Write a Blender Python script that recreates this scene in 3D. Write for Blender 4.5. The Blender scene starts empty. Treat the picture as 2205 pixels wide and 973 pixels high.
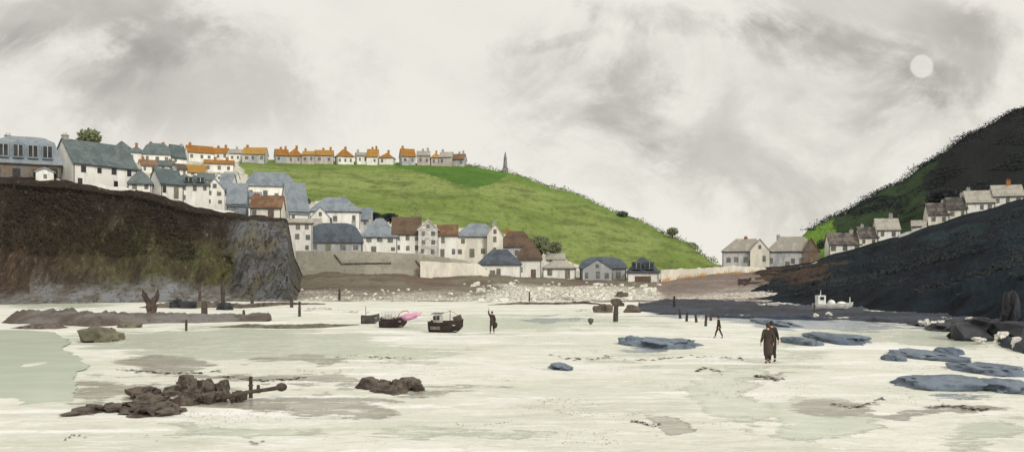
import bpy, bmesh, math, random
from mathutils import Vector, Matrix, noise
random.seed(7)
R = math.radians
F, CX, HZ, CH = 1900.0, 1102.5, 600.0, 3.5      # focal in photo pixels, centre column, horizon row, eye height (m)
scene = bpy.context.scene
COL = scene.collection

def lin(r, g, b, k=1.0):
    f = lambda c: (c/255/12.92 if c/255 <= .04045 else ((c/255+.055)/1.055)**2.4)
    return (f(r)*k, f(g)*k, f(b)*k, 1)

def pt(px, py, d):
    return Vector(((px-CX)/F*d, d, CH+(HZ-py)/F*d))
def gd(py):                                       # depth of the flat beach at a row
    return F*CH/(py-HZ)
def gp(px, py, z=0.0):
    d = F*(CH-z)/(py-HZ)
    return Vector(((px-CX)/F*d, d, z))
def fbm(x, y, z=0, o=4):
    return noise.fractal(Vector((x, y, z)), 1.0, 2.0, o)
def sstep(a, b, x):
    t = min(1, max(0, (x-a)/(b-a))); return t*t*(3-2*t)

# ------------------------------------------------------------------ scene objects
def tag(o, label=None, cat=None, group=None, kind=None):
    if label: o['label'] = label
    if cat: o['category'] = cat
    if group: o['group'] = group
    if kind: o['kind'] = kind
    return o
def thing(name, loc, label, cat, group=None, rz=0):
    o = bpy.data.objects.new(name, None); COL.objects.link(o)
    o.empty_display_size = .2
    o.location = loc; o.rotation_euler = (0, 0, rz)
    return tag(o, label, cat, group)
def ob(name, mesh, parent=None, m=None):
    o = bpy.data.objects.new(name, mesh); COL.objects.link(o)
    if m and not mesh.materials: mesh.materials.append(m)
    if parent: o.parent = parent
    return o
def mk(name, vs, fs, m=None, smooth=False):
    me = bpy.data.meshes.new(name); me.from_pydata([tuple(v) for v in vs], [], fs); me.validate(); me.update()
    if m: me.materials.append(m)
    if smooth: me.polygons.foreach_set('use_smooth', [True]*len(me.polygons))
    return me
def bmk(name, bm, m=None, smooth=False):
    bmesh.ops.recalc_face_normals(bm, faces=bm.faces[:])
    me = bpy.data.meshes.new(name); bm.to_mesh(me); bm.free()
    if m: me.materials.append(m)
    if smooth: me.polygons.foreach_set('use_smooth', [True]*len(me.polygons))
    return me
def bbox(bm, c, s, rot=None):
    M = Matrix.Translation(Vector(c)) @ (rot.to_4x4() if rot else Matrix.Identity(4)) @ Matrix.Diagonal((s[0], s[1], s[2], 1))
    return bmesh.ops.create_cube(bm, size=1, matrix=M)
def btube(bm, pts, rads, n=8):
    rings = []
    for i, p in enumerate(pts):
        p = Vector(p)
        t = (Vector(pts[min(i+1, len(pts)-1)])-Vector(pts[max(i-1, 0)])).normalized()
        a = t.orthogonal().normalized() if abs(t.z) < .95 else Vector((1, 0, 0)); a = (a-t*a.dot(t)).normalized(); b = t.cross(a)
        rings.append([bm.verts.new(p+(a*math.cos(2*math.pi*k/n)+b*math.sin(2*math.pi*k/n))*rads[i]) for k in range(n)])
    for i in range(len(rings)-1):
        for k in range(n):
            bm.faces.new((rings[i][k], rings[i][(k+1) % n], rings[i+1][(k+1) % n], rings[i+1][k]))
    bm.faces.new(rings[0][::-1]); bm.faces.new(rings[-1])

# ------------------------------------------------------------------ materials
class NT:
    def __init__(s, tree): s.t = tree; s.N = tree.nodes; s.L = tree.links; s.N.clear()
    def n(s, typ, **kw):
        nd = s.N.new(typ)
        for k, v in kw.items():
            if k.startswith('i_'):
                key = k[2:]; key = int(key) if key.isdigit() else key.replace('_', ' ')
                s.put(nd.inputs[key], v)
            else: setattr(nd, k, v)
        return nd
    def put(s, inp, v):
        if hasattr(v, 'is_linked') or isinstance(v, bpy.types.NodeSocket): s.L.new(v, inp)
        else: inp.default_value = v
    def m(s, op, a, b=None, c=None, clamp=False):
        nd = s.N.new('ShaderNodeMath'); nd.operation = op; nd.use_clamp = clamp
        for i, v in enumerate((a, b, c)):
            if v is not None: s.put(nd.inputs[i], v)
        return nd.outputs[0]
    def mix(s, f, a, b):
        nd = s.N.new('ShaderNodeMix'); nd.data_type = 'RGBA'
        s.put(nd.inputs[0], f); s.put(nd.inputs[6], a); s.put(nd.inputs[7], b)
        return nd.outputs[2]
    def ss(s, v, a, b, lo=0.0, hi=1.0):
        nd = s.N.new('ShaderNodeMapRange'); nd.interpolation_type = 'SMOOTHSTEP'
        for i, x in enumerate((v, a, b, lo, hi)): s.put(nd.inputs[i], x)
        return nd.outputs[0]
    def noise(s, vec, scale, detail=4, rough=.6, dist=0):
        nd = s.N.new('ShaderNodeTexNoise'); s.L.new(vec, nd.inputs['Vector'])
        nd.inputs['Scale'].default_value = scale; nd.inputs['Detail'].default_value = detail
        nd.inputs['Roughness'].default_value = rough; nd.inputs['Distortion'].default_value = dist
        return nd.outputs['Fac']
    def scaled(s, vec, sc, loc=None):
        nd = s.N.new('ShaderNodeMapping'); s.L.new(vec, nd.inputs[0]); nd.inputs['Scale'].default_value = sc
        return nd.outputs[0]
    def attr(s, name):
        nd = s.N.new('ShaderNodeAttribute'); nd.attribute_name = name; return nd

def new_mat(name):
    m = bpy.data.materials.new(name); m.use_nodes = True
    return m, NT(m.node_tree)
def finish(t, col, rough=.8, bump=None, dist=.1, strength=.6, spec=.3):
    b = t.n('ShaderNodeBsdfPrincipled'); t.put(b.inputs['Base Color'], col); t.put(b.inputs['Roughness'], rough)
    b.inputs['Specular IOR Level'].default_value = spec
    if bump is not None:
        bp = t.n('ShaderNodeBump'); bp.inputs['Strength'].default_value = strength; bp.inputs['Distance'].default_value = dist
        t.L.new(bump, bp.inputs['Height']); t.L.new(bp.outputs[0], b.inputs['Normal'])
    o = t.n('ShaderNodeOutputMaterial'); t.L.new(b.outputs[0], o.inputs[0])

def wash(name, a, b, c=None, sc=.6, fine=6.0, stretch=(1, 1, 1), rough=.8, bump=.05, amt=.5, edge=(.42, .56), spec=.3, rand=True):
    """Mottled two or three tone surface: soft-edged blotches a/b plus fine grain towards c."""
    m, t = new_mat(name)
    co = t.n('ShaderNodeTexCoord').outputs['Object']
    if rand:
        oi = t.n('ShaderNodeObjectInfo')
        va = t.n('ShaderNodeVectorMath', operation='ADD'); t.L.new(co, va.inputs[0])
        mu = t.m('MULTIPLY', oi.outputs['Random'], 57.0)
        cb = t.n('ShaderNodeCombineXYZ'); [t.L.new(mu, cb.inputs[i]) for i in range(3)]
        t.L.new(cb.outputs[0], va.inputs[1]); co = va.outputs[0]
    v = t.scaled(co, stretch)
    n1 = t.noise(v, sc, 5, .6, .4); n2 = t.noise(v, fine, 4, .65)
    col = t.mix(t.ss(n1, edge[0], edge[1]), a, b)
    if c: col = t.mix(t.m('MULTIPLY', t.ss(n2, .5, .72), amt), col, c)
    finish(t, col, rough, n2, bump, .7, spec)
    return m

def tiles(name, a, b, c, row=.28, rough=.7, moss=.35):
    """Roof covering: courses of slates or tiles, uneven tone, lichen."""
    m, t = new_mat(name)
    co = t.n('ShaderNodeTexCoord').outputs['Object']
    oi = t.n('ShaderNodeObjectInfo')
    sx = t.n('ShaderNodeSeparateXYZ'); t.L.new(co, sx.inputs[0])
    n1 = t.noise(co, .55, 5, .65, .5); n2 = t.noise(co, 3.5, 4, .7)
    nz = t.noise(t.scaled(co, (2.2, 2.2, 9)), 1.0, 2, .6)
    saw = t.m('FRACT', t.m('DIVIDE', sx.outputs[2], row))
    vx = t.m('FRACT', t.m('ADD', t.m('DIVIDE', t.m('ADD', sx.outputs[0], sx.outputs[1]), row*1.1), t.m('MULTIPLY', t.m('FLOOR', t.m('DIVIDE', sx.outputs[2], row)), .5)))
    col = t.mix(t.ss(t.m('ADD', n1, t.m('MULTIPLY', t.m('SUBTRACT', oi.outputs['Random'], .5), .16)), .4, .6), a, b)
    col = t.mix(t.m('MULTIPLY', t.ss(n2, .5, .7), moss), col, c)
    col = t.mix(t.m('MULTIPLY', t.ss(nz, .35, .65), .35), col, (a[0]*.55, a[1]*.55, a[2]*.55, 1))
    h = t.m('ADD', t.m('MULTIPLY', saw, -1.0), t.m('MULTIPLY', t.ss(vx, 0, .12), .5))
    finish(t, col, rough, h, .05, .8, .35)
    return m

M = {}
M['white'] = wash('whitewashed_render', lin(242, 240, 233), lin(226, 224, 216), lin(168, 168, 160), .35, 1.5, (1, 1, .3), .85, .03, .5)
M['cream'] = wash('cream_render', lin(236, 230, 214), lin(214, 209, 196), lin(180, 172, 152), .35, 2.2, (1, 1, .45), .85, .02, .4)
M['grey'] = wash('grey_render', lin(196, 196, 194), lin(164, 166, 168), lin(120, 122, 124), .4, 2.4, (1, 1, .4), .85, .03, .5)
M['mauve'] = wash('mauve_render', lin(200, 190, 184), lin(178, 166, 162), lin(140, 130, 128), .4, 2.4, (1, 1, .4), .85, .03, .4)
M['brownwall'] = wash('rusty_stone_wall', lin(120, 116, 110), lin(128, 104, 80), lin(80, 66, 56), .5, 2.2, (1, 1, .6), .9, .08, .6)
M['stonewall'] = wash('speckled_stone_wall', lin(225, 222, 214), lin(188, 186, 180), lin(92, 90, 90), .9, 3.2, (1, 1, 1.3), .9, .12, .7)
M['seawall'] = wash('sea_wall_stone', lin(176, 172, 158), lin(158, 154, 142), lin(112, 106, 96), .16, 1.6, (1, 1, 1.6), .9, .1, .55)
M['slate'] = tiles('blue_grey_slate', lin(124, 134, 143), lin(148, 156, 162), lin(84, 88, 94))
M['slate_dark'] = tiles('dark_slate', lin(74, 82, 92), lin(96, 104, 113), lin(54, 56, 62))
M['slate_green'] = tiles('green_grey_slate', lin(88, 101, 103), lin(112, 122, 122), lin(66, 70, 72))
M['ochre'] = tiles('ochre_tiles', lin(164, 114, 40), lin(146, 94, 36), lin(196, 164, 112), .3, .7, .6)
M['ochre_pale'] = tiles('pale_ochre_tiles', lin(176, 136, 66), lin(162, 120, 50), lin(204, 180, 130), .3, .7, .5)
M['brown'] = tiles('brown_tiles', lin(112, 84, 62), lin(140, 112, 86), lin(84, 70, 62), .3)
M['brown_dark'] = tiles('dark_brown_tiles', lin(88, 74, 62), lin(112, 92, 74), lin(62, 60, 60), .3)
M['grey_roof'] = tiles('pale_lichened_slate', lin(160, 156, 146), lin(186, 181, 168), lin(96, 92, 90), .3, .8, .55)
M['black_roof'] = tiles('black_slate_lichened', lin(66, 62, 62), lin(120, 112, 104), lin(190, 184, 172), .3, .8, .45)
M['glass'] = wash('window_glass', lin(44, 45, 46), lin(60, 62, 64), None, .8, 3, rough=.2, bump=0, spec=.3)
M['glass_grey'] = wash('pale_window_glass', lin(122, 122, 112), lin(96, 98, 94), None, .8, 3, rough=.15, bump=0, spec=.5)
M['frame'] = wash('painted_timber', lin(222, 220, 214), lin(200, 198, 192), None, 1, 4, bump=.005, rough=.6)
M['frame_dark'] = wash('dark_painted_timber', lin(84, 84, 84), lin(66, 64, 62), None, 1, 4, bump=.005, rough=.6)
M['door'] = wash('weathered_brown_door', lin(118, 100, 92), lin(98, 82, 74), lin(76, 62, 56), .8, 4, (3, 3, .5), .7, .01)
M['door_grey'] = wash('grey_green_door', lin(132, 130, 112), lin(112, 112, 98), lin(90, 90, 80), .8, 4, (3, 3, .5), .7, .01)
M['brick'] = wash('chimney_brick', lin(150, 98, 62), lin(176, 116, 66), lin(96, 72, 60), 1.2, 6, bump=.03)
M['brick_ochre'] = wash('ochre_chimney', lin(182, 128, 62), lin(164, 110, 54), lin(120, 90, 60), 1.2, 6, bump=.03)
M['chim_grey'] = wash('grey_chimney', lin(180, 178, 172), lin(150, 148, 146), lin(96, 94, 92), 1.2, 6, bump=.03)
M['leaf'] = wash('dark_leaves', lin(62, 74, 56), lin(86, 96, 72), lin(48, 52, 48), 1.2, 5, rough=.7, bump=.02)
M['leaf_grey'] = wash('grey_green_leaves', lin(108, 118, 84), lin(128, 134, 102), lin(84, 92, 70), 1.2, 5, rough=.7, bump=.02)
M['leaf_brown'] = wash('dead_bracken', lin(60, 51, 43), lin(52, 49, 38), lin(38, 32, 30), .3, 2, rough=.8, bump=.05)
M['leaf_black'] = wash('black_green_scrub', lin(38, 47, 46), lin(32, 36, 42), lin(50, 62, 52), .3, 2, rough=.8, bump=.05)
M['reed'] = wash('ochre_reeds', lin(206, 160, 70), lin(190, 150, 90), lin(216, 190, 140), 1, 4, rough=.8, bump=.01)
M['bark'] = wash('dark_bark', lin(66, 56, 50), lin(86, 74, 66), lin(42, 36, 34), 1, 6, (3, 3, .6), .85, .04)
M['rock_brown'] = wash('dark_brown_rock', lin(78, 68, 62), lin(112, 102, 92), lin(46, 39, 36), .9, 4.5, bump=.2, rough=.75, amt=.7)
M['rock_black'] = wash('black_weedy_rock', lin(40, 39, 43), lin(54, 56, 62), lin(28, 26, 29), .7, 3.5, bump=.12, rough=.55, amt=.6)
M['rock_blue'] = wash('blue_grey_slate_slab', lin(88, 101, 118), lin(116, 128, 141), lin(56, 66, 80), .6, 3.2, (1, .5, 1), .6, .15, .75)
M['rock_pale'] = wash('white_pebble_rock', lin(238, 236, 226), lin(214, 211, 200), lin(150, 144, 134), 1.2, 4, bump=.06, rough=.9)
M['rock_grey'] = wash('grey_brown_ledge', lin(116, 113, 110), lin(92, 82, 74), lin(60, 52, 48), .25, 2.4, (.5, 1, 1.5), .75, .12, .7)
M['rock_olive'] = wash('weedy_olive_rock', lin(120, 116, 98), lin(100, 97, 80), lin(78, 74, 62), .8, 5, bump=.12)
M['timber'] = wash('wet_black_timber', lin(62, 54, 48), lin(80, 70, 62), lin(42, 36, 34), 1, 6, (4, 4, .6), .6, .03)
M['hull_dark'] = wash('dark_brown_hull_paint', lin(88, 76, 74), lin(70, 60, 60), lin(112, 102, 98), 1.5, 6, (1, 1, 2), .5, .015)
M['hull_grey'] = wash('grey_hull_paint', lin(122, 120, 112), lin(98, 97, 92), lin(76, 74, 72), 1.5, 6, (1, 1, 2), .5, .015)
M['hull_white'] = wash('white_hull_paint', lin(240, 240, 236), lin(222, 222, 218), lin(190, 190, 188), 1.5, 6, (1, 1, 2), .4, .01)
M['boat_in'] = wash('boat_interior_paint', lin(212, 208, 200), lin(190, 186, 178), lin(140, 136, 130), 1.5, 6, rough=.6, bump=.01)
M['pink'] = wash('pink_tarpaulin', lin(214, 158, 186), lin(196, 136, 168), lin(228, 184, 200), 1.6, 5, rough=.5, bump=.03)
M['redrope'] = wash('red_rope', lin(190, 70, 66), lin(206, 96, 88), None, 4, 12, bump=.01)
M['coat_brown'] = wash('dark_brown_coat', lin(60, 51, 46), lin(76, 66, 59), lin(42, 36, 34), 2.5, 12, rough=.9, bump=.01)
M['coat_black'] = wash('black_coat', lin(44, 40, 38), lin(58, 52, 49), lin(34, 30, 30), 2.5, 12, rough=.9, bump=.01)
M['trouser'] = wash('dark_trousers', lin(52, 48, 48), lin(62, 58, 58), None, 2.5, 12, rough=.9, bump=.01)
M['skin'] = wash('skin', lin(206, 164, 140), lin(196, 150, 126), None, 4, 20, rough=.55, bump=.002)
M['hair'] = wash('dark_hair', lin(52, 42, 38), lin(66, 54, 48), None, 6, 30, rough=.6, bump=.01)
M['stone'] = wash('monument_granite', lin(150, 146, 146), lin(124, 120, 122), lin(92, 88, 90), .8, 4, bump=.04)

# ------------------------------------------------------------------ terrain lofts
def crom(p0, p1, p2, p3, t):
    return .5*((2*p1)+(-p0+p2)*t+(2*p0-5*p1+4*p2-p3)*t*t+(-p0+3*p1-3*p2+p3)*t**3)
class Loft:
    """Land form given by control columns (bearing) of (distance, sight row) points, interpolated in bearing and distance."""
    def __init__(s, cols): s.k = sorted(cols); s.c = cols; s.n = len(cols[s.k[0]])
    def at(s, px, t):
        k = s.k; px = min(max(px, k[0]), k[-1]); i = 0
        while i < len(k)-2 and px > k[i+1]: i += 1
        f = (px-k[i])/(k[i+1]-k[i]); f = f*f*(3-2*f)*.5+f*.5
        r = min(int(t), s.n-2); tt = t-r
        def C(j):
            j = min(max(j, 0), s.n-1); a, b = s.c[k[i]][j], s.c[k[i+1]][j]
            da = a[0]+(b[0]-a[0])*f; za = CH+(HZ-a[1])/F*a[0]; zb = CH+(HZ-b[1])/F*b[0]
            return da, za+(zb-za)*f
        q = [C(r-1), C(r), C(r+1), C(r+2)]
        lin_d = q[1][0]+(q[2][0]-q[1][0])*tt; lin_z = q[1][1]+(q[2][1]-q[1][1])*tt
        cz = crom(q[0][1], q[1][1], q[2][1], q[3][1], tt)
        return lin_d, lin_z*.5+cz*.5
    def row(s, px, t):
        d, z = s.at(px, t); return HZ-(z-CH)/d*F, d
    def ray(s, px, py):
        prev = s.row(px, 0); N = 240
        if prev[0] <= py: return prev[1]
        for i in range(1, N+1):
            cur = s.row(px, i*(s.n-1)/N)
            if cur[0] <= py:
                f = (prev[0]-py)/max(1e-6, prev[0]-cur[0]); return prev[1]+(cur[1]-prev[1])*f
            if cur[0] > prev[0]+.5 and i > N*.5: break
            prev = cur
        return prev[1]
    def zat(s, px, d):
        lo, hi = 0.0, s.n-1.0
        for _ in range(40):
            mid = (lo+hi)/2
            if s.at(px, mid)[0] < d: lo = mid
            else: hi = mid
        return s.at(px, lo)[1]
    def build(s, name, m, step, sub, disp, attrs):
        px0, px1 = s.k[0], s.k[-1]; nx = int((px1-px0)/step)+1; nt = (s.n-1)*sub+1
        vs = []; av = {a: [] for a in attrs}
        for j in range(nt):
            for i in range(nx):
                px = px0+(px1-px0)*i/(nx-1); t = j/sub
                d, z = s.at(px, t); x = (px-CX)/F*d
                dx, dy, dz = disp(x, d, z, px, t)
                vs.append((x+dx, d+dy, z+dz))
                py = HZ-(z-CH)/d*F
                for a, fn in attrs.items(): av[a].append(fn(px, py, x, d, z, t))
        fs = [(j*nx+i, j*nx+i+1, (j+1)*nx+i+1, (j+1)*nx+i) for j in range(nt-1) for i in range(nx-1)]
        me = mk(name, vs, fs, m, True)
        for a, v in av.items():
            at = me.attributes.new(a, 'FLOAT', 'POINT'); at.data.foreach_set('value', v)
        return tag(ob(name, me), kind='structure')

def inpoly(x, y, P):
    r = False; j = len(P)-1
    for i in range(len(P)):
        if (P[i][1] > y) != (P[j][1] > y) and x < (P[j][0]-P[i][0])*(y-P[i][1])/(P[j][1]-P[i][1])+P[i][0]: r = not r
        j = i
    return r

HILL = Loft({
 -400: [(136, 400), (220, 372), (340, 340), (500, 372)], 120: [(140, 408), (220, 378), (340, 342), (500, 380)],
 300: [(150, 428), (220, 388), (350, 342), (500, 380)], 450: [(160, 460), (230, 402), (370, 345), (520, 380)],
 530: [(170, 490), (235, 418), (380, 345), (540, 385)], 640: [(184, 560), (225, 470), (388, 346), (540, 385)],
 860: [(190, 578), (240, 500), (390, 350), (540, 390)], 1000: [(195, 592), (240, 520), (385, 356), (540, 400)],
 1090: [(200, 598), (240, 540), (375, 371), (520, 420)], 1200: [(205, 603), (240, 560), (358, 406), (500, 450)],
 1350: [(210, 605), (235, 580), (318, 466), (450, 500)], 1450: [(215, 605), (232, 588), (284, 512), (400, 540)],
 1545: [(220, 604), (228, 592), (248, 568), (340, 580)], 1620: [(226, 604), (229, 600), (236, 592), (320, 600)]})
CLIFF = Loft({
 -400: [(112, 668), (118, 610), (127, 480), (134, 372), (150, 372), (200, 384)],
 0: [(120, 658), (126, 610), (131, 490), (136, 384), (150, 386), (200, 392)], 120: [(124, 654), (130, 608), (135, 495), (140, 391), (152, 392), (200, 396)],
 290: [(130, 650), (137, 605), (142, 510), (147, 412), (158, 413), (200, 414)], 430: [(134, 648), (142, 606), (148, 530), (153, 449), (164, 452), (200, 446)],
 500: [(135, 650), (144, 608), (150, 540), (157, 461), (170, 466), (200, 462)], 540: [(134, 652), (140, 620), (148, 545), (156, 466), (170, 470), (200, 466)],
 618: [(135, 652), (141, 620), (149, 545), (158, 472), (172, 476), (200, 476)],
 638: [(142, 652), (150, 634), (160, 600), (172, 566), (185, 566), (200, 570)], 656: [(150, 650), (160, 640), (170, 625), (180, 605), (190, 595), (200, 590)]})
BANK = Loft({
 480: [(132, 656), (148, 644), (165, 622), (184, 597), (204, 592)], 700: [(130, 656), (150, 637), (168, 611), (183, 586), (204, 580)],
 1000: [(126, 658), (150, 633), (170, 612), (186, 590), (208, 584)], 1200: [(126, 658), (150, 637), (172, 619), (190, 603), (210, 598)],
 1420: [(128, 657), (150, 642), (175, 622), (198, 606), (218, 600)], 1560: [(130, 654), (160, 632), (190, 606), (214, 586), (236, 576)],
 1720: [(134, 652), (165, 624), (195, 601), (218, 584), (240, 574)]})
HEAD = Loft({
 1590: [(150, 642), (165, 630), (190, 608), (222, 582), (232, 578), (238, 572), (300, 578)],
 1680: [(125, 656), (150, 632), (190, 600), (225, 575), (236, 572), (244, 558), (320, 570)],
 1745: [(110, 666), (130, 640), (180, 592), (226, 565), (238, 562), (262, 496), (340, 520)],
 1800: [(104, 670), (125, 632), (172, 580), (226, 546), (238, 543), (272, 466), (350, 500)],
 1930: [(90, 687), (105, 630), (150, 560), (222, 512), (235, 510), (282, 398), (370, 430)],
 2000: [(82, 697), (96, 635), (140, 545), (220, 488), (233, 486), (285, 350), (380, 380)],
 2100: [(68, 720), (82, 640), (125, 535), (218, 458), (231, 456), (290, 284), (390, 310)],
 2200: [(56, 750), (68, 640), (115, 520), (215, 431), (228, 429), (293, 235), (400, 260)],
 2600: [(40, 840), (50, 640), (95, 460), (200, 330), (215, 325), (300, 60), (420, 90)]})

# hill
VIL = [(-500, 300), (470, 335), (505, 345), (545, 392), (600, 398), (640, 440), (700, 430), (780, 452), (820, 468), (930, 480), (1000, 490), (1120, 512), (1180, 545), (1250, 572), (1420, 590), (1700, 590), (1700, 720), (-500, 720)]
DKF = [(840, 345), (1000, 350), (1098, 366), (1092, 378), (1060, 397), (1025, 405), (985, 398), (950, 384), (895, 368), (850, 360)]
def hill_disp(x, y, z, px, t):
    a = .35*fbm(x*.03, y*.03, 1)+.25*fbm(x*.12, y*.12, 2)
    return 0, 0, a*min(1, t*2)
def soft_in(P, px, py, x, y, amp=7):
    ox, oy = amp*fbm(x*.05, y*.05, 5), amp*.6*fbm(x*.05, y*.05, 9)
    return 1.0 if inpoly(px+ox, py+oy, P) else 0.0
m, t = new_mat('hill_turf')
co = t.n('ShaderNodeTexCoord').outputs['Object']
nA = t.noise(co, .02, 5, .6, .6); nB = t.noise(co, .09, 5, .65, .4); nC = t.noise(t.scaled(co, (1, .5, 1)), .7, 5, .75)
col = t.mix(t.ss(nA, .38, .62), lin(118, 137, 68), lin(142, 156, 92))
col = t.mix(t.m('MULTIPLY', t.ss(nB, .47, .64), .85), col, lin(104, 116, 64))
col = t.mix(t.m('MULTIPLY', t.ss(nC, .48, .7), .5), col, lin(88, 102, 54))
col = t.mix(t.m('MULTIPLY', t.ss(nC, .46, .3), .35), col, lin(152, 168, 104))
col = t.mix(t.m('MULTIPLY', t.ss(t.m('ADD', t.attr('field').outputs['Fac'], t.m('MULTIPLY', t.m('SUBTRACT', nB, .5), 1.3)), .3, .7), .85), col, t.mix(t.ss(nB, .4, .6), lin(66, 106, 42), lin(84, 122, 52)))
col = t.mix(t.m('MULTIPLY', t.attr('rim').outputs['Fac'], .65), col, lin(96, 136, 52))
pale = t.mix(t.ss(nC, .4, .6), lin(226, 222, 208), lin(170, 170, 156))
col = t.mix(t.attr('village').outputs['Fac'], col, pale)
nG = t.noise(t.scaled(co, (1, .35, .35)), .42, 6, .85)
col = t.mix(t.m('MULTIPLY', t.ss(nG, .5, .64), t.m('SUBTRACT', .6, t.m('MULTIPLY', t.attr('village').outputs['Fac'], .2))), col, lin(78, 92, 52))
finish(t, col, .95, t.m('ADD', nC, nG), .6, .9, .1)
HILLM = m
HILL.build('hill', HILLM, 4, 46, hill_disp, {
  'village': lambda px, py, x, y, z, t: soft_in(VIL, px, py, x, y),
  'field': lambda px, py, x, y, z, t: soft_in(DKF, px, py, x, y, 4) if t < 2.02 else 0.0,
  'rim': lambda px, py, x, y, z, t: (sstep(18, 5, py-HILL.row(px, 2)[0]) if t < 2.05 else 0)*sstep(520, 700, px)*sstep(1560, 1200, px)*.6+sstep(.55, .2, abs(fbm(x*.02, y*.02, 7)))*0})

# left cliff
def cliff_disp(x, y, z, px, t):
    w = math.sin(min(t, 3)/3*math.pi) if t < 3 else 0
    g = fbm(x*.16, z*.05, y*.02, 5)*2.6+abs(fbm(x*.5, z*.12, 3, 4))*1.4
    if 478 < px < 645: g += abs(fbm(x*.9, z*.05, 8, 3))*1.6+2.4*round(3*noise.noise(Vector((x*.33, z*.12, 3))))/3+.9*round(3*noise.noise(Vector((x*.8, z*.5, 7))))/3
    return g*.3*w, -g*w*.9, .5*fbm(x*.25, y*.25, 4)*min(1, t*.7)
m, t = new_mat('cliff_rock')
co = t.n('ShaderNodeTexCoord').outputs['Object']
nA = t.noise(t.scaled(co, (1, .6, .7)), .07, 5, .65, .8); nB = t.noise(t.scaled(co, (1, .5, .22)), .5, 6, .7, .3); nC = t.noise(t.scaled(co, (1, .6, .3)), 1.7, 5, .75)
hgt = t.m('ADD', t.attr('up').outputs['Fac'], t.m('MULTIPLY', t.m('SUBTRACT', nA, .5), .75))
grass = t.mix(t.ss(nB, .4, .65), lin(80, 80, 52), lin(66, 58, 46))
grass = t.mix(t.ss(nA, .5, .64), grass, lin(94, 93, 58))
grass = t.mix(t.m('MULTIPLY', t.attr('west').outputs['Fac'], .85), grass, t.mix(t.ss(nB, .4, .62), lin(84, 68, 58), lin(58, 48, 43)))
rock = t.mix(t.ss(nB, .38, .62), lin(134, 136, 138), lin(104, 98, 88))
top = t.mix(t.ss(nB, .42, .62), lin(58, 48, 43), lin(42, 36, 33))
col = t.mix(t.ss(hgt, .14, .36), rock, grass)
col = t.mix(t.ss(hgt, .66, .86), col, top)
sl = t.mix(t.ss(nB, .42, .58), lin(106, 108, 111), lin(78, 76, 73))
nV = t.noise(t.scaled(co, (1.2, .4, .16)), 1.5, 4, .6, .2)
sl = t.mix(t.ss(nA, .5, .62), sl, lin(104, 100, 84))
sl = t.mix(t.m('MULTIPLY', t.ss(nV, .57, .66), .9), sl, lin(48, 44, 44))
col = t.mix(t.ss(t.m('ADD', t.attr('slate').outputs['Fac'], t.m('MULTIPLY', t.m('SUBTRACT', nB, .5), 1.6)), .3, .7), col, sl)
col = t.mix(t.m('MULTIPLY', t.ss(nC, .5, .64), .7), col, lin(46, 40, 36))
col = t.mix(t.m('MULTIPLY', t.ss(nC, .44, .34), .3), col, lin(150, 142, 124))
finish(t, col, .9, t.m('ADD', nC, nB), .5, .9, .2)
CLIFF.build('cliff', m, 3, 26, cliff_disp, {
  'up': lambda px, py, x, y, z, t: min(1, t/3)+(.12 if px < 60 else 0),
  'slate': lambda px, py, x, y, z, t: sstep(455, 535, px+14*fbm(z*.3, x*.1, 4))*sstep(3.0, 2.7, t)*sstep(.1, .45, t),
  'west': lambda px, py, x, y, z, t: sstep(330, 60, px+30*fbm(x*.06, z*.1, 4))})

# shore bank
def bank_disp(x, y, z, px, t):
    return 0, 0, .5*fbm(x*.1, y*.1, 3)+.35*abs(fbm(x*.4, y*.4, 6))*min(1, t)
m, t = new_mat('bank_shingle')
co = t.n('ShaderNodeTexCoord').outputs['Object']
nA = t.noise(t.scaled(co, (.5, 1, 2)), .12, 5, .65, .7); nB = t.noise(t.scaled(co, (.5, 1, 1)), .8, 5, .7); nC = t.noise(co, 2.4, 4, .7)
col = t.mix(t.ss(nA, .38, .6), lin(126, 122, 104), lin(112, 96, 86))
col = t.mix(t.ss(t.attr('east').outputs['Fac'], .2, .8), col, t.mix(t.ss(nA, .4, .6), lin(146, 128, 120), lin(124, 114, 106)))
low = t.m('ADD', t.m('SUBTRACT', 1.0, t.attr('up').outputs['Fac']), t.m('MULTIPLY', t.m('SUBTRACT', nA, .5), .9))
col = t.mix(t.m('MULTIPLY', t.ss(nB, .5, .68), .6), col, lin(80, 72, 64))
white = t.m('MULTIPLY', t.ss(t.m('ADD', low, t.m('MULTIPLY', t.attr('pale').outputs['Fac'], .42)), .48, .9), t.ss(nC, .43, .52))
col = t.mix(white, col, lin(232, 229, 216))
tide = t.m('MULTIPLY', t.m('MULTIPLY', t.ss(low, .82, .9), t.ss(low, 1.04, .96)), t.ss(nA, .4, .5))
col = t.mix(t.m('MULTIPLY', tide, .75), col, lin(98, 82, 72))
col = t.mix(t.ss(low, 1.0, 1.18), col, lin(226, 223, 208))
finish(t, col, .9, t.m('ADD', nB, nC), .3, .9, .2)
BANK.build('shingle_bank', m, 5, 18, bank_disp, {
  'up': lambda px, py, x, y, z, t: t/3.0, 'east': lambda px, py, x, y, z, t: sstep(1390, 1440, px), 'pale': lambda px, py, x, y, z, t: sstep(1020, 1100, px+30*fbm(x*.1, y*.1, 8))*sstep(1440, 1400, px)*sstep(2.6, 2.1, t)})

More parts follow.
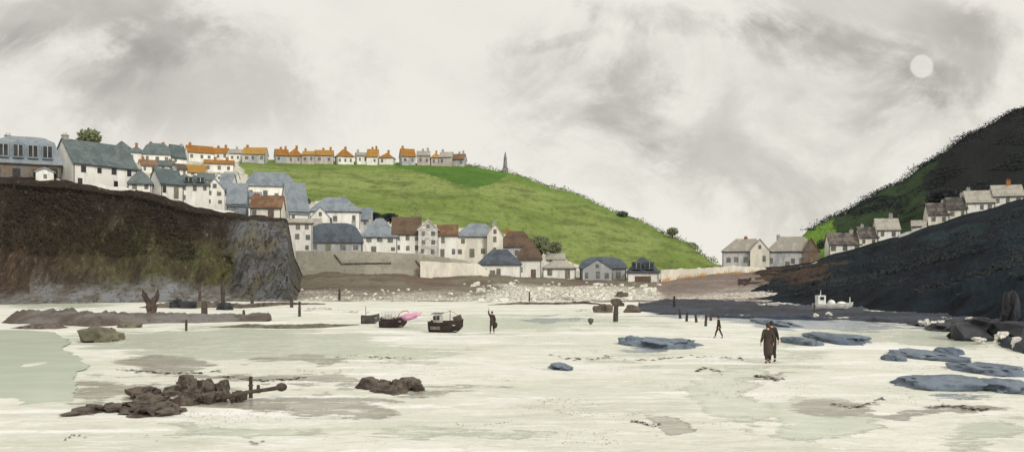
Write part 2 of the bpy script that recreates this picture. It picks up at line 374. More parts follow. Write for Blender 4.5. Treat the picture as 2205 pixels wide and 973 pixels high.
# right headland
def head_disp(x, y, z, px, t):
    k = 1 if t < 2.7 or t > 4.3 else .15
    return 0, 0, k*min(1, t)*(1.0*fbm(x*.06, y*.06, 2)+.6*fbm(x*.2, y*.2, 4)+.4*abs(fbm(x*.6, y*.6, 6)))
m, t = new_mat('headland_heath')
co = t.n('ShaderNodeTexCoord').outputs['Object']
nA = t.noise(t.scaled(co, (1, .6, 1)), .035, 5, .65, .8); nB = t.noise(co, .25, 6, .72, .3); nC = t.noise(co, 1.3, 5, .75)
low = t.mix(t.ss(nA, .4, .6), lin(36, 49, 58), lin(27, 29, 37))
low = t.mix(t.ss(nB, .46, .66), low, lin(24, 23, 28))
low = t.mix(t.m('MULTIPLY', t.ss(nA, .56, .68), .8), low, lin(50, 68, 74))
up = t.mix(t.ss(t.m('ADD', t.attr('green').outputs['Fac'], t.m('MULTIPLY', t.m('SUBTRACT', nA, .5), 1.2)), .35, .65), lin(42, 44, 44), lin(58, 74, 50))
up = t.mix(t.ss(nB, .5, .68), up, lin(38, 38, 38))
up = t.mix(t.m('MULTIPLY', t.ss(nA, .54, .66), .6), up, lin(50, 66, 52))
up = t.mix(t.ss(t.m('ADD', t.attr('bright').outputs['Fac'], t.m('MULTIPLY', t.m('SUBTRACT', nB, .5), .9)), .45, .62), up, t.mix(t.ss(nC, .4, .6), lin(118, 150, 66), lin(90, 122, 54)))
col = t.mix(t.attr('upper').outputs['Fac'], low, up)
tongue = t.ss(t.m('ADD', t.attr('brown').outputs['Fac'], t.m('MULTIPLY', t.m('SUBTRACT', nB, .5), .8)), .4, .6)
col = t.mix(tongue, col, t.mix(t.ss(nB, .4, .6), lin(92, 76, 64), lin(66, 58, 52)))
col = t.mix(t.m('MULTIPLY', t.ss(nC, .5, .7), .5), col, lin(36, 38, 38))
finish(t, col, .95, t.m('ADD', nC, nB), .6, .9, .1)
HEADM = m
HEAD.build('headland', m, 5, 16, head_disp, {
  'upper': lambda px, py, x, y, z, t: 1.0 if t > 3.2+.15*fbm(x*.1, y*.1, 3) else 0.0,
  'bright': lambda px, py, x, y, z, t: sstep(1830, 1765, px)*(1 if t > 3.6 else 0)+.45*sstep(3.55, 3.0, t)*(1 if t > 2.85 else 0),
  'green': lambda px, py, x, y, z, t: sstep(2060, 1940, px+30*fbm(x*.05, y*.05, 2)),
  'brown': lambda px, py, x, y, z, t: sstep(1900, 1700, px+60*fbm(x*.08, y*.05, 6))*sstep(1.2, 1.9, t)*sstep(2.98, 2.6, t)})

# ------------------------------------------------------------------ beach
def ell(px, py, cx, cy, rx, ry):
    return max(0, 1-((px-cx)/rx)**2-((py-cy)/ry)**2)
GREY = [(350, 783, 150, 24, 1.0), (650, 775, 150, 12, .8), (620, 868, 270, 34, .9), (200, 855, 70, 60, .5), (320, 840, 260, 20, .5), (500, 812, 320, 8, .5), (700, 820, 120, 16, .6), (900, 850, 160, 20, .4),
        (1390, 915, 60, 26, .9), (1800, 875, 120, 25, .7), (1900, 890, 220, 14, .6), (1620, 815, 110, 6, .5), (350, 890, 130, 10, .5), (1000, 830, 200, 12, .35), (2050, 880, 160, 12, .55), (1180, 790, 90, 8, .5), (190, 712, 70, 26, .3)]
GREEN = [(480, 735, 420, 36, 1.0), (850, 760, 300, 22, .6), (1570, 850, 100, 80, .9), (1760, 905, 160, 60, 1.0), (2150, 930, 100, 50, .6), (1250, 690, 300, 22, .45), (1900, 720, 260, 30, .5), (1700, 760, 120, 50, .5), (1000, 700, 260, 30, .5), (1000, 930, 300, 20, .5), (500, 930, 250, 16, .5), (1350, 770, 200, 20, .3), (120, 655, 180, 12, .8), (2050, 735, 140, 26, .6)]
BLUE = [(1560, 672, 190, 22, .9), (1200, 688, 90, 9, .8), (1720, 695, 140, 16, .9), (1860, 700, 90, 20, .6), (1395, 745, 55, 18, .6), (2020, 700, 130, 14, .5), (2080, 850, 130, 14, .4), (1205, 788, 22, 10, .6)]
def beach():
    vs = []; A = {'grey': [], 'green': [], 'blue': []}
    xs = [-9000, -3000, -1200] + [-500+6*i for i in range(534)] + [3400, 5200, 11000]
    ys = [2600, 1500, 1150]
    y = 1050.0
    while y > 628: ys.append(y); y -= max(.6, (y-600)*.011)
    ys += [624, 618, 612, 607, 603.5, 601.6]
    for py in ys:
        for px in xs:
            p = gp(px, py); d = p.y
            near = sstep(400, 120, d)
            z = near*(.05*fbm(p.x*.12, p.y*.12, 1)+.018*fbm(p.x*.9, p.y*.5, 3))
            vs.append((p.x, p.y, z))
            ox = 46*fbm(p.x*.16, p.y*.16, 3, 5)/max(.5, d/40); oy = 15*fbm(p.x*.35, p.y*.16, 6, 5)/max(.6, d/40)
            for nm, L in (('grey', GREY), ('green', GREEN), ('blue', BLUE)):
                A[nm].append(min(1, sum(1.25*ell(px+ox, py+oy, *b[:4])*b[4] for b in L) if 628 < py < 1060 else 0))
    nx = len(xs)
    fs = [(j*nx+i, j*nx+i+1, (j+1)*nx+i+1, (j+1)*nx+i) for j in range(len(ys)-1) for i in range(nx-1)]
    b0 = len(vs); vs += [(-60, -400, 0), (60, -400, 0)]      # the sheet carries on behind the eye
    fs.append((b0, b0+1, nx-1, *range(nx-2, -1, -1)))
    for a in A.values(): a += [0, 0]
    m, t = new_mat('beach_sand')
    co = t.n('ShaderNodeTexCoord').outputs['Object']
    v = t.scaled(co, (.5, 1, 1))
    nA = t.noise(v, .16, 6, .65, .8); nB = t.noise(v, .9, 6, .72, .4); nC = t.noise(t.scaled(co, (.6, 1, 1)), 5, 5, .75); nD = t.noise(t.scaled(co, (.22, .8, 1)), .42, 6, .72, .8)
    col = t.mix(t.ss(nA, .42, .56), lin(230, 229, 220), lin(216, 217, 203))
    col = t.mix(t.m('MULTIPLY', t.ss(nD, .52, .62), .75), col, lin(202, 204, 186))
    col = t.mix(t.m('MULTIPLY', t.ss(nD, .44, .38), .9), col, lin(244, 243, 239))
    jit = t.m('ADD', t.m('MULTIPLY', t.m('SUBTRACT', nD, .5), 2.2), t.m('ADD', t.m('MULTIPLY', t.m('SUBTRACT', nB, .5), 1.2), t.m('MULTIPLY', t.m('SUBTRACT', nC, .5), .9)))
    def band(a, lo=.36, hi=.56): return t.ss(t.m('ADD', t.attr(a).outputs['Fac'], t.m('MULTIPLY', jit, t.m('ADD', t.m('MULTIPLY', t.ss(t.attr(a).outputs['Fac'], 0, .2), .9), .1))), lo, hi)
    fg, fr, fb = band('green', .28, .72), band('grey', .4, .7), band('blue', .34, .5)
    col = t.mix(t.m('MULTIPLY', fg, .9), col, t.mix(t.ss(nB, .4, .6), lin(198, 207, 186), lin(212, 217, 196)))
    col = t.mix(t.m('MULTIPLY', fr, .85), col, t.mix(t.ss(nB, .42, .6), lin(166, 162, 144), lin(134, 128, 113)))
    col = t.mix(t.m('MULTIPLY', fb, .9), col, t.mix(t.ss(nB, .42, .6), lin(142, 156, 166), lin(112, 126, 142)))
    col = t.mix(t.m('MULTIPLY', t.ss(nC, .54, .68), .4), col, lin(182, 178, 160))
    nE = t.noise(t.scaled(co, (.4, 1, 1)), 1.9, 6, .82, .5)
    col = t.mix(t.m('MULTIPLY', t.ss(nE, .53, .62), .45), col, lin(190, 191, 174))
    col = t.mix(t.m('MULTIPLY', t.ss(nE, .46, .38), .6), col, lin(246, 245, 242))
    wet = t.m('MAXIMUM', t.m('MAXIMUM', fg, fr), fb)
    ro = t.ss(wet, 0, 1, .9, .22)
    finish(t, col, ro, t.m('MULTIPLY', t.m('ADD', nB, t.m('ADD', nE, nC)), t.ss(wet, 0, 1, 1, .12)), .06, .8, .3)
    me = mk('beach', vs, fs, m, True)
    for a, v_ in A.items():
        at = me.attributes.new(a, 'FLOAT', 'POINT'); at.data.foreach_set('value', v_)
    tag(ob('beach', me), kind='structure')
beach()

def sheet(name, outline, m, z=.03, wob=.35, label=None, **kw):
    """A flat sheet of water on the sand: shore outline given by bearings and sight rows."""
    P = [gp(px, py, z) for px, py in outline]; Q = []
    for i in range(len(P)):
        a, b = P[i], P[(i+1) % len(P)]; n = max(2, int((b-a).length/.25))
        for k in range(n):
            p = a.lerp(b, k/n); Q.append(Vector((p.x+wob*fbm(p.x*.6, p.y*.6, 2), p.y+wob*fbm(p.x*.6, p.y*.6, 5), z)))
    bm = bmesh.new(); f = bm.faces.new([bm.verts.new(q) for q in Q])
    bmesh.ops.triangulate(bm, faces=[f])
    me = bmk(name, bm, m)
    for p in me.polygons:
        if p.normal.z < 0: p.flip()
    return ob(name, me)
m, t = new_mat('shallow_green_water')
co = t.n('ShaderNodeTexCoord').outputs['Object']
nA = t.noise(t.scaled(co, (.5, 1, 1)), .5, 4, .6, .5); nB = t.noise(t.scaled(co, (.6, 1, 1)), 3.5, 4, .6)
finish(t, t.mix(t.ss(nA, .35, .65), lin(204, 216, 196), lin(216, 224, 206)), .22, nB, .012, .5, .35)
WATERM = m
tag(sheet('water', [(-420, 712), (-120, 710), (60, 710), (120, 716), (150, 735), (138, 752), (176, 770), (186, 792), (160, 815), (172, 838), (140, 868), (110, 892), (60, 910), (0, 918), (-60, 926), (-420, 930)], WATERM), kind='structure')

# ------------------------------------------------------------------ rocks
_rk = {}
def rock_mesh(seed, m, flat=.6, sub=3, rough=.5, name='rock'):
    key = (seed, m.name, flat, sub, rough)
    if key in _rk: return _rk[key]
    bm = bmesh.new(); bmesh.ops.create_icosphere(bm, subdivisions=sub, radius=1)
    for v in bm.verts:
        c = v.co.copy(); n_ = 1+rough*fbm(c.x*1.1+seed*7, c.y*1.1, c.z*1.1, 4)+rough*.35*fbm(c.x*4+seed, c.y*4, c.z*4, 3)+rough*.7*(.25-abs(noise.noise(c*2.1+Vector((seed*3, 0, 0)))))+rough*.3*round(3*noise.noise(c*1.6+Vector((0, seed*5, 0))))/3
        v.co = c*n_
        if v.co.z > flat: v.co.z = flat+(v.co.z-flat)*.25
    me = bmk(name, bm, m, sub > 3); _rk[key] = me
    return me
def rock(px, py, w, h, m, label, seed=0, name='boulder', cat='rock', group=None, dep=None, d=None, z=0, flat=.6, rough=.5, rz=None, sink=.25):
    """w and h in photo pixels at that distance, dep in metres."""
    if d is None: p = gp(px, py); d = p.y
    else: p = Vector(((px-CX)/F*d, d, z))
    W = w*d/F; H = h*d/F; D = dep if dep else W*.7
    o = ob(name, rock_mesh(seed % 12, m, flat, 3, rough, name))
    sz = H/(flat+sink)
    o.scale = (W/2, D/2, sz*.9); o.location = (p.x, p.y+D/2*.8, p.z+sink*sz*.4)
    o.rotation_euler = (0, 0, (rz if rz is not None else random.uniform(-.25, .25)))
    return tag(o, label, cat, group)
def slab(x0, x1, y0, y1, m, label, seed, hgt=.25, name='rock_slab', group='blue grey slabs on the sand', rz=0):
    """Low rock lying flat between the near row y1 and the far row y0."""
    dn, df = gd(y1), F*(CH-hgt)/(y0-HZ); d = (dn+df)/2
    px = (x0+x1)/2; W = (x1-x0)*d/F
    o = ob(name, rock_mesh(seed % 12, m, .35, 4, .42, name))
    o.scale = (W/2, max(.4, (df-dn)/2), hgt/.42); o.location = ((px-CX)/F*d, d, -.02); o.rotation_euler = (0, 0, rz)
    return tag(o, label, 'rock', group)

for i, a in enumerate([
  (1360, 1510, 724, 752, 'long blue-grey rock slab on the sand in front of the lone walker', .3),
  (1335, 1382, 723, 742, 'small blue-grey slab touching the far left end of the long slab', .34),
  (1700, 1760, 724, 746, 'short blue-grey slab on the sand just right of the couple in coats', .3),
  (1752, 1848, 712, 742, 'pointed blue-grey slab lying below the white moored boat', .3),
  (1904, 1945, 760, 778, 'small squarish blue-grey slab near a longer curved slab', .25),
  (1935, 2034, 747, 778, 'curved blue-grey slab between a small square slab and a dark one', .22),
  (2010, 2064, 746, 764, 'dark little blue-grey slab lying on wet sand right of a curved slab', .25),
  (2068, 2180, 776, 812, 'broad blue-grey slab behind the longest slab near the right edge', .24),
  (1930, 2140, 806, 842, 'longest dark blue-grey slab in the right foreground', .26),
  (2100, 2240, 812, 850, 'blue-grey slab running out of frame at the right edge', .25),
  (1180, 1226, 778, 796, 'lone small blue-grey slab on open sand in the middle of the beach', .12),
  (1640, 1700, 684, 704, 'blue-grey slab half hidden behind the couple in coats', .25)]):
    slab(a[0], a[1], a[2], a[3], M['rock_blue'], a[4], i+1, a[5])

def ridge(name, pts, m, label, cat, seed=1, wmul=2.2):
    """Long low rock reef following points (px, py_base, height px)."""
    vs = []; rows = []
    P = []
    for i in range(len(pts)-1):
        n = 16
        for k in range(n):
            f = k/n; P.append([pts[i][j]+(pts[i+1][j]-pts[i][j])*f for j in range(3)])
    P.append(list(pts[-1])); prof = [(-1, -.15), (-.86, .35), (-.6, .72), (-.2, .95), (.2, 1), (.6, .6), (1, -.15)]
    for px, py, h in P:
        b = gp(px, py); H = max(.02, h*b.y/F); W = .5+H*wmul; r = []
        for j, (u, v) in enumerate(prof):
            n1 = fbm(b.x*.9+seed*3, u*2+seed, v, 4); n2 = abs(fbm(b.x*2.6, u*3, seed, 3))
            r.append(len(vs)); vs.append((b.x+.15*n1, b.y+W*(u+1)*.5+.25*n1, max(-.2, H*v*(.95+.25*n1-.3*n2))))
        rows.append(r)
    fs = [(rows[i][j], rows[i+1][j], rows[i+1][j+1], rows[i][j+1]) for i in range(len(rows)-1) for j in range(6)]
    o = ob(name, mk(name, vs, fs, m, True)); return tag(o, label, cat)
ridge('rock_ledge', [(5, 694, 4), (14, 697, 32), (60, 698, 32), (110, 700, 34), (200, 703, 32), (330, 696, 26), (430, 695, 20), (520, 692, 17), (566, 692, 20), (574, 692, 4)], M['rock_grey'], 'long grey-brown rock ledge across the sand below the dark cliff', 'rock ledge', 2, 3.0)
ridge('rock_ledge', [(20, 707, 1), (60, 708, 11), (120, 708, 12), (140, 706, 2)], M['rock_brown'], 'short flat dark rock in front of the long ledge, beside the green pool', 'rock ledge', 4, 2)
ridge('rock_ledge', [(450, 705, 1), (520, 705, 7), (600, 707, 8), (690, 706, 9), (772, 700, 2)], M['rock_olive'], 'thin tapering olive rock spit pointing at the small grey dinghy', 'rock ledge', 6, 2)
ridge('rock_ledge', [(1050, 657, 1), (1120, 655, 6), (1190, 656, 5), (1260, 654, 7), (1300, 656, 1)], M['rock_brown'], 'thin brown tide-line ledge below the white boulders', 'rock ledge', 10, 1.5)
ridge('rock_ledge', [(300, 663, 2), (360, 663, 14), (420, 664, 18), (470, 662, 14), (520, 664, 10), (600, 657, 7), (700, 655, 2)], M['rock_brown'], 'dark tide-line rocks at the foot of the cliff behind the stumps', 'rock ledge', 8, 1.6)
rock(195, 737, 78, 34, M['rock_olive'], 'rounded olive weed-covered rock beside the green pool', 3, dep=3.0)
rock(272, 706, 46, 16, M['rock_olive'], 'low olive weedy rock just in front of the long ledge', 5, dep=1.6)
# foreground reef
for i, (px, py, w, h, l) in enumerate([
  (300, 898, 100, 22, 'flat brown rock nearest the water in the left foreground'), (345, 896, 60, 26, 'brown rock at the near end of the dark foreground reef'),
  (418, 872, 60, 34, 'jagged brown rock in the middle of the dark foreground reef'), (396, 845, 46, 42, 'tall black-brown rock rising highest in the foreground reef'),
  (365, 852, 40, 24, 'small brown rock left of the tallest foreground reef rock'), (426, 858, 62, 46, 'bulky dark rock joined to the tallest one in the foreground reef'),
  (458, 868, 36, 26, 'brown pointed rock hanging onto the right side of the bulky reef rock'), (472, 852, 24, 36, 'narrow upright rock in the dark foreground reef'),
  (300, 862, 70, 28, 'low crumbling rock at the back left of the foreground reef'), (285, 880, 60, 18, 'low brown rock between the flat one and the crumbling one'),
  (506, 866, 24, 26, 'small grey rock below the driftwood pole in the foreground'), (330, 876, 70, 26, 'wide broken rock in the centre left of the foreground reef'),
  (210, 890, 80, 20, 'pale brown rock beside the pool at the left end of the reef'), (165, 898, 70, 12, 'lowest pale brown rock reaching into the green pool')]):
    rock(px, py, w, h, M['rock_brown'], l, i+2, group='rocks of the foreground reef', dep=.5+w/120, rough=.95, flat=.85)
for i, (px, py, w, h, l) in enumerate([
  (790, 838, 52, 26, 'leftmost brown rock of the small cluster on open sand'), (820, 847, 56, 28, 'brown rock second from the left in the small sand cluster'),
  (848, 849, 44, 34, 'peaked brown rock in the middle of the small sand cluster'), (872, 842, 52, 30, 'brown rock right of the peaked one in the small sand cluster'),
  (890, 842, 32, 24, 'rightmost dark rock of the small cluster on open sand')]):
    rock(px, py, w, h, M['rock_brown'], l, i+5, group='cluster of brown rocks on the sand', dep=1.5, rough=.55, flat=.9)
# middle rocks
for i, (px, py, w, h, l) in enumerate([
  (1300, 673, 38, 22, 'dark brown boulder left of the weedy post on the tide line'), (1332, 659, 26, 19, 'dark brown boulder directly behind the weedy post'),
  (1340, 640, 22, 15, 'reddish brown boulder below the brown garage door'), (1364, 673, 34, 20, 'humped purplish boulder right of the weedy post')]):
    rock(px, py, w, h, M['rock_brown'], l, i+2, d=(gd(py) if py > 655 else BANK.ray(px, py)), z=(0 if py > 655 else CH+(HZ-py)/F*BANK.ray(px, py)), rough=.6, flat=.8, group='dark boulders on the tide line')

# headland's shadow and reflection on the shore, built as a dark navy shelf
SHADE_SHELF = Loft({1375: [(92, 674), (96, 668), (112, 655), (124, 654)], 1450: [(80, 686), (88, 672), (118, 648), (140, 645)], 1650: [(73, 692), (82, 676), (104, 660), (135, 650)], 1800: [(72, 694), (80, 677), (98, 665), (112, 662)],
  1950: [(66, 702), (76, 682), (88, 674), (95, 672)], 2060: [(60, 710), (68, 693), (78, 684), (84, 680)], 2205: [(40, 766), (44, 740), (58, 705), (66, 700)], 2500: [(36, 790), (40, 750), (50, 715), (56, 710)]})
m, t = new_mat('headland_shade_navy')
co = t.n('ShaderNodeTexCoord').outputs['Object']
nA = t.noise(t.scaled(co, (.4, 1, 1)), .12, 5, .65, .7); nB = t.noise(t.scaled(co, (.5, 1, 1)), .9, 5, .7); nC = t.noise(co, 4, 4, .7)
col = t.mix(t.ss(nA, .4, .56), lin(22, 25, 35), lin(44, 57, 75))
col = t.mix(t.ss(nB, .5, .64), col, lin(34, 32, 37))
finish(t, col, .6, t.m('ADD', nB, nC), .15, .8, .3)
SHADE_SHELF.build('shade_shelf', m, 5, 14, lambda x, y, z, px, t: (0, .6*fbm(x*.4, y*.2, 2), .42*fbm(x*.22, y*.16, 1)+.2*abs(fbm(x*1.1, y*.9, 5))-.03-(.25 if t < .3 else 0)), {})
rock(2140, 748, 120, 50, M['rock_black'], 'big square black rock at the foot of the headland near the right edge', 4, dep=3, d=50, rough=.9, flat=.5)
rock(2186, 690, 40, 100, M['rock_black'], 'tall narrow black form standing in for shade at the extreme right of the shore', 7, dep=2, d=62, rough=.5, flat=.95)  # shade at the right edge, modelled as a dark solid
rock(2080, 722, 120, 20, M['rock_black'], 'long low black rock left of the big square one', 9, dep=3, d=58, rough=.5)
for i, (px, py, w, h) in enumerate([(2000, 704, 18, 20), (2030, 708, 46, 22), (2066, 708, 12, 16), (2100, 706, 34, 28), (1985, 700, 20, 8), (1758, 684, 16, 8), (1785, 682, 20, 10), (2052, 672, 14, 14), (2160, 735, 40, 22), (2192, 752, 30, 30), (2110, 740, 40, 10)]):
    rock(px, py, w*.62, h*.7, M['rock_pale'], 'small white rock at the foot of the dark headland', i, d=gd(py), z=.2, rough=1.0, flat=.9, group='white rocks below the dark headland', name='pale_rock')

# pale boulders on the bank
rnd = random.Random(3)
for i in range(290):
    px = rnd.uniform(1040, 1420) if i % 5 > 1 else rnd.uniform(850, 1060) if i % 5 else rnd.uniform(640, 860); u = rnd.random()
    lo = 606 if px > 1000 else 622
    py = lo+(648-lo)*u**.8; d = BANK.ray(px, py)
    w = rnd.choice((5, 6, 7, 9, 12))*(1.0 if px > 960 else .6)
    rock(px, py, w, w*rnd.uniform(.45, .75), M['rock_pale'], 'white boulder among the band of boulders along the brown shingle bank', i, d=d, z=CH+(HZ-py)/F*d, name='pale_boulder', group='white boulders on the shingle bank', rough=.6, flat=.8)

# ------------------------------------------------------------------ houses
_bx = {}
def box_mesh(name, w, d, h, m, y0=0.0):
    """box standing on z=0, front face at y=y0-d .. y0"""
    k = (name, round(w, 2), round(d, 3), round(h, 2), m.name)
    if k not in _bx:
        bm = bmesh.new(); bbox(bm, (0, -d/2, h/2), (w, d, h)); _bx[k] = bmk(name, bm, m)
    return _bx[k]
def win(parent, x, y, z, w, h, framed, glass, rz=0):
    if framed:
        f = ob('window', box_mesh('window', w+.22, .07, h+.22, M['frame'] if framed == 1 else M['frame_dark']), parent)
        f.location = (x, y, z-.11); f.rotation_euler = (0, 0, rz)
        p = ob('pane', box_mesh('pane', w, .03, h, glass), f); p.location = (0, -.07, .11)
    else:
        p = ob('window', box_mesh('window', w, .06, h, glass), parent); p.location = (x, y, z); p.rotation_euler = (0, 0, rz)

def roof_rings(w, d, h, prof, ov):
    W, D = w/2+ov, d/2+ov; mn = min(W, D); vs = []; fs = []
    vs += [(sx*W, sy*D, -.18) for sx, sy in ((-1, -1), (1, -1), (1, 1), (-1, 1))]
    for tt, hh in prof:
        a, b = W-tt*mn, D-tt*mn
        a = max(a, .12); b = max(b, .06)
        vs += [(sx*a, sy*b, hh*h) for sx, sy in ((-1, -1), (1, -1), (1, 1), (-1, 1))]
    n = len(prof)+1
    for r in range(n-1):
        for k in range(4):
            fs.append((r*4+k, r*4+(k+1) % 4, (r+1)*4+(k+1) % 4, (r+1)*4+k))
    fs.append((3, 2, 1, 0)); q = (n-1)*4; fs.append((q, q+1, q+2, q+3))
    return vs, fs
def roof_gable(w, d, h, ov, th=.22):
    """ridge along x"""
    D = d/2+ov; W = w/2+ov*.6; s = h/(d/2); zl = -s*ov
    pr = [(-D, zl-th), (-D, zl), (0, h), (D, zl), (D, zl-th), (0, h-th-.05)]
    vs = [(-W, y, z) for y, z in pr]+[(W, y, z) for y, z in pr]
    fs = [(5, 4, 3, 2, 1, 0), (6, 7, 8, 9, 10, 11)]+[(i, (i+1) % 6, 6+(i+1) % 6, 6+i) for i in range(6)]
    return vs, fs
PROF = {'hip': [(0, 0), (1, 1)], 'dome': [(0, 0), (.14, .36), (.38, .72), (.68, .93), (1, 1)], 'mansard': [(0, 0), (.3, .78), (.62, .95), (.8, 1)], 'cone': [(0, 0), (.5, .62), (1, 1)]}
HN = [0]
def house(px, py, w, wall, rf, kind, rm, wm, label, land=HILL, d=None, yaw=0, gpx=None, dep=6.0, st=1, cols=3, chim=(), cm='chim_grey', door=None, name='cottage', cat='house', group=None, glass='glass_grey', framed=0, ov=.3, dorm=0, sidewin=0, wfrac=.13):
    HN[0] += 1; rr = random.Random(HN[0])
    if d is None: d = land.ray(px, py)
    s = d/F; z = CH+(HZ-py)/F*d
    ya = R(yaw)                                   # turn relative to the line of sight
    if gpx: dep = gpx*s/max(.2, abs(math.sin(ya))); W = (w-gpx)*s/math.cos(ya)
    else: W = max(1.5, (w*s-dep*abs(math.sin(ya))*.9)/math.cos(ya))
    wh, rh = wall*s, rf*s
    c, sn = math.cos(ya), math.sin(ya)
    q = d+dep*.5*c+W*.5*abs(sn)*.6                # the front wall's foot stands at distance d
    ctr = Vector(((px-CX)/F*q, q, z))
    root = thing(name, ctr, label, cat, group, ya-math.atan((px-CX)/F)*.92)
    D = dep; f0 = -3.5
    a, b = W/2, D/2
    if kind == 'gable':
        pr = [(-b, f0), (b, f0), (b, wh), (0, wh+rh-.12), (-b, wh)]
        vs = [(-a, y, zz) for y, zz in pr]+[(a, y, zz) for y, zz in pr]
        fs = [(4, 3, 2, 1, 0), (5, 6, 7, 8, 9)]+[(i, (i+1) % 5, 5+(i+1) % 5, 5+i) for i in range(5)]
        rv, rfs = roof_gable(W, D, rh, ov)
    elif kind == 'front':
        pr = [(-a, f0), (a, f0), (a, wh), (0, wh+rh-.12), (-a, wh)]
        vs = [(x, -b, zz) for x, zz in pr]+[(x, b, zz) for x, zz in pr]
        fs = [(0, 1, 2, 3, 4), (9, 8, 7, 6, 5)]+[((i+1) % 5, i, 5+i, 5+(i+1) % 5) for i in range(5)]
        rv, rfs = roof_gable(D, W, rh, ov); rv = [(-y, x, zz) for x, y, zz in rv]
    else:
        vs = [(sx*a, sy*b, zz) for zz in (f0, wh) for sx, sy in ((-1, -1), (1, -1), (1, 1), (-1, 1))]
        fs = [(3, 2, 1, 0), (4, 5, 6, 7)]+[(k, (k+1) % 4, 4+(k+1) % 4, 4+k) for k in range(4)]
        rv, rfs = roof_rings(W, D, rh, PROF[kind], ov)
    ob('wall', mk('wall', vs, fs, M[wm]), root)
    rme = bmesh.new(); V = [rme.verts.new(v) for v in rv]
    for f in rfs: rme.faces.new([V[i] for i in f])
    bmesh.ops.subdivide_edges(rme, edges=[e for e in rme.edges if e.calc_length() > 1.6], cuts=3, use_grid_fill=True)
    for v in rme.verts:
        if v.co.z > .1: v.co.z += .06*fbm(v.co.x*.5+HN[0]*3, v.co.y*.5, 2, 3)
    roof = ob('roof', bmk('roof', rme, M[rm]), root); roof.location = (0, 0, wh+(.2 if kind in ('gable', 'front') else .03))
    # chimneys
    for (fx, ch) in chim:
        bm = bmesh.new(); h = rh+ch*s*1.0; cw = min(.9, W*.12+.2)
        bbox(bm, (0, 0, h/2), (cw, cw*.75, h)); bbox(bm, (0, 0, h-.12), (cw*1.2, cw*.95, .14))
        for q in (-.22, .22):
            btube(bm, [(q*cw, 0, h), (q*cw, 0, h+.35)], [.1, .08], 6)
        cobj = ob('chimney', bmk('chimney', bm, M[cm]), roof)
        if kind == 'front': cobj.location = (fx*a*.3, 0, 0)
        else: cobj.location = (fx*(a-.5), .15, 0)
    if kind != 'front':
        g = ob('gutter', box_mesh('gutter', W+.2, .14, .15, M['frame_dark']), root); g.location = (0, -b-ov*.8, wh-.3)
        if w > 40:
            for sx in ((-1, 1) if w > 60 else (rr.choice((-1, 1)),)):
                dp = ob('downpipe', box_mesh('downpipe', .13, .1, wh+.3, M['frame_dark']), root); dp.location = (sx*(a-.15), -b, -.6)
    # openings in the front wall
    fl = wh/st; dz = None
    if door is not None:
        dw, dh = min(1.1, W*.2), min(2.05, fl*.8)
        if door == 'garage': dw, dh = W*.5, min(2.6, wh*.72)
        dx = 0 if door == 'garage' else (rr.choice((-.5, .5))*W/max(2, cols) if cols > 1 else 0)
        o = ob('door', box_mesh('door', dw, .08, dh, M['door'] if door in ('garage', 'brown') else M['door_grey']), root); o.location = (dx, -b, .02)
        ks = ob('handle', box_mesh('handle', .12, .05, .1, M['frame_dark']), o); ks.location = (dw*.36, -.08, dh*.5)
    for f in range(st):
        for k in range(cols):
            x = (k+.5)/cols*W-a+rr.uniform(-.04, .04)*W
            if door is not None and f == 0 and abs(x-dx) < dw*.5+.6: continue
            if rr.random() < .12: continue
            ww = min(1.25, W/cols*.46, wfrac*W+.35)*rr.uniform(.72, 1.0); hh = min(1.5, fl*.52)*rr.uniform(.8, 1.05)
            win(root, x, -b, f*fl+fl*.32+rr.uniform(-.08, .08), ww, hh, framed, M[glass])
    if kind == 'front' and rh > 1.8:
        win(root, 0, -b, wh+rh*.12, .7, min(1.0, rh*.4), framed, M[glass])
    for k in range(sidewin):
        sgn = -1 if yaw > 0 else 1
        win(root, sgn*a, (k-(sidewin-1)/2)*D*.4, wh*.35, .7, min(1.1, wh*.4), framed, M[glass], R(90)*sgn)
    for k in range(dorm):
        x = ((k+.5)/dorm-.5)*W*.82; dw = W*.62/dorm; dh = rh*.52; yb = -b-ov+rh*.12
        o = ob('dormer', box_mesh('dormer', dw, D*.34, dh, M[rm]), root); o.location = (x, -b*.45, wh+rh*.16)
        yy = -D*.34
        p = ob('window', box_mesh('window', dw*.78, .05, dh*.74, M['glass']), o); p.location = (0, yy, dh*.1)
        f = ob('mullion', box_mesh('mullion', .07, .04, dh*.74, M['frame']), p); f.location = (0, -.05, 0)
    return root

# ---- cliff top
house(58, 392, 136, 42, 62, 'mansard', 'slate', 'brownwall', 'large slate mansard house with dark dormers at the far left of the cliff top', CLIFF, d=142, dep=8, st=1, cols=4, dorm=4, name='mansard_house', chim=((-.6, 3),), glass='glass', wfrac=.08)
house(97, 392, 34, 22, 8, 'front', 'slate', 'white', 'tiny white outbuilding beside the large slate mansard house', CLIFF, d=140.5, dep=3, cols=1, name='outbuilding')
house(205, 408, 172, 56, 52, 'gable', 'slate_green', 'white', 'long white house with green-grey slate roof and blank white gable on the cliff top', CLIFF, d=148, yaw=33, gpx=46, st=2, cols=4, name='long_house', glass='glass', chim=((-.98, 8),), wfrac=.05)
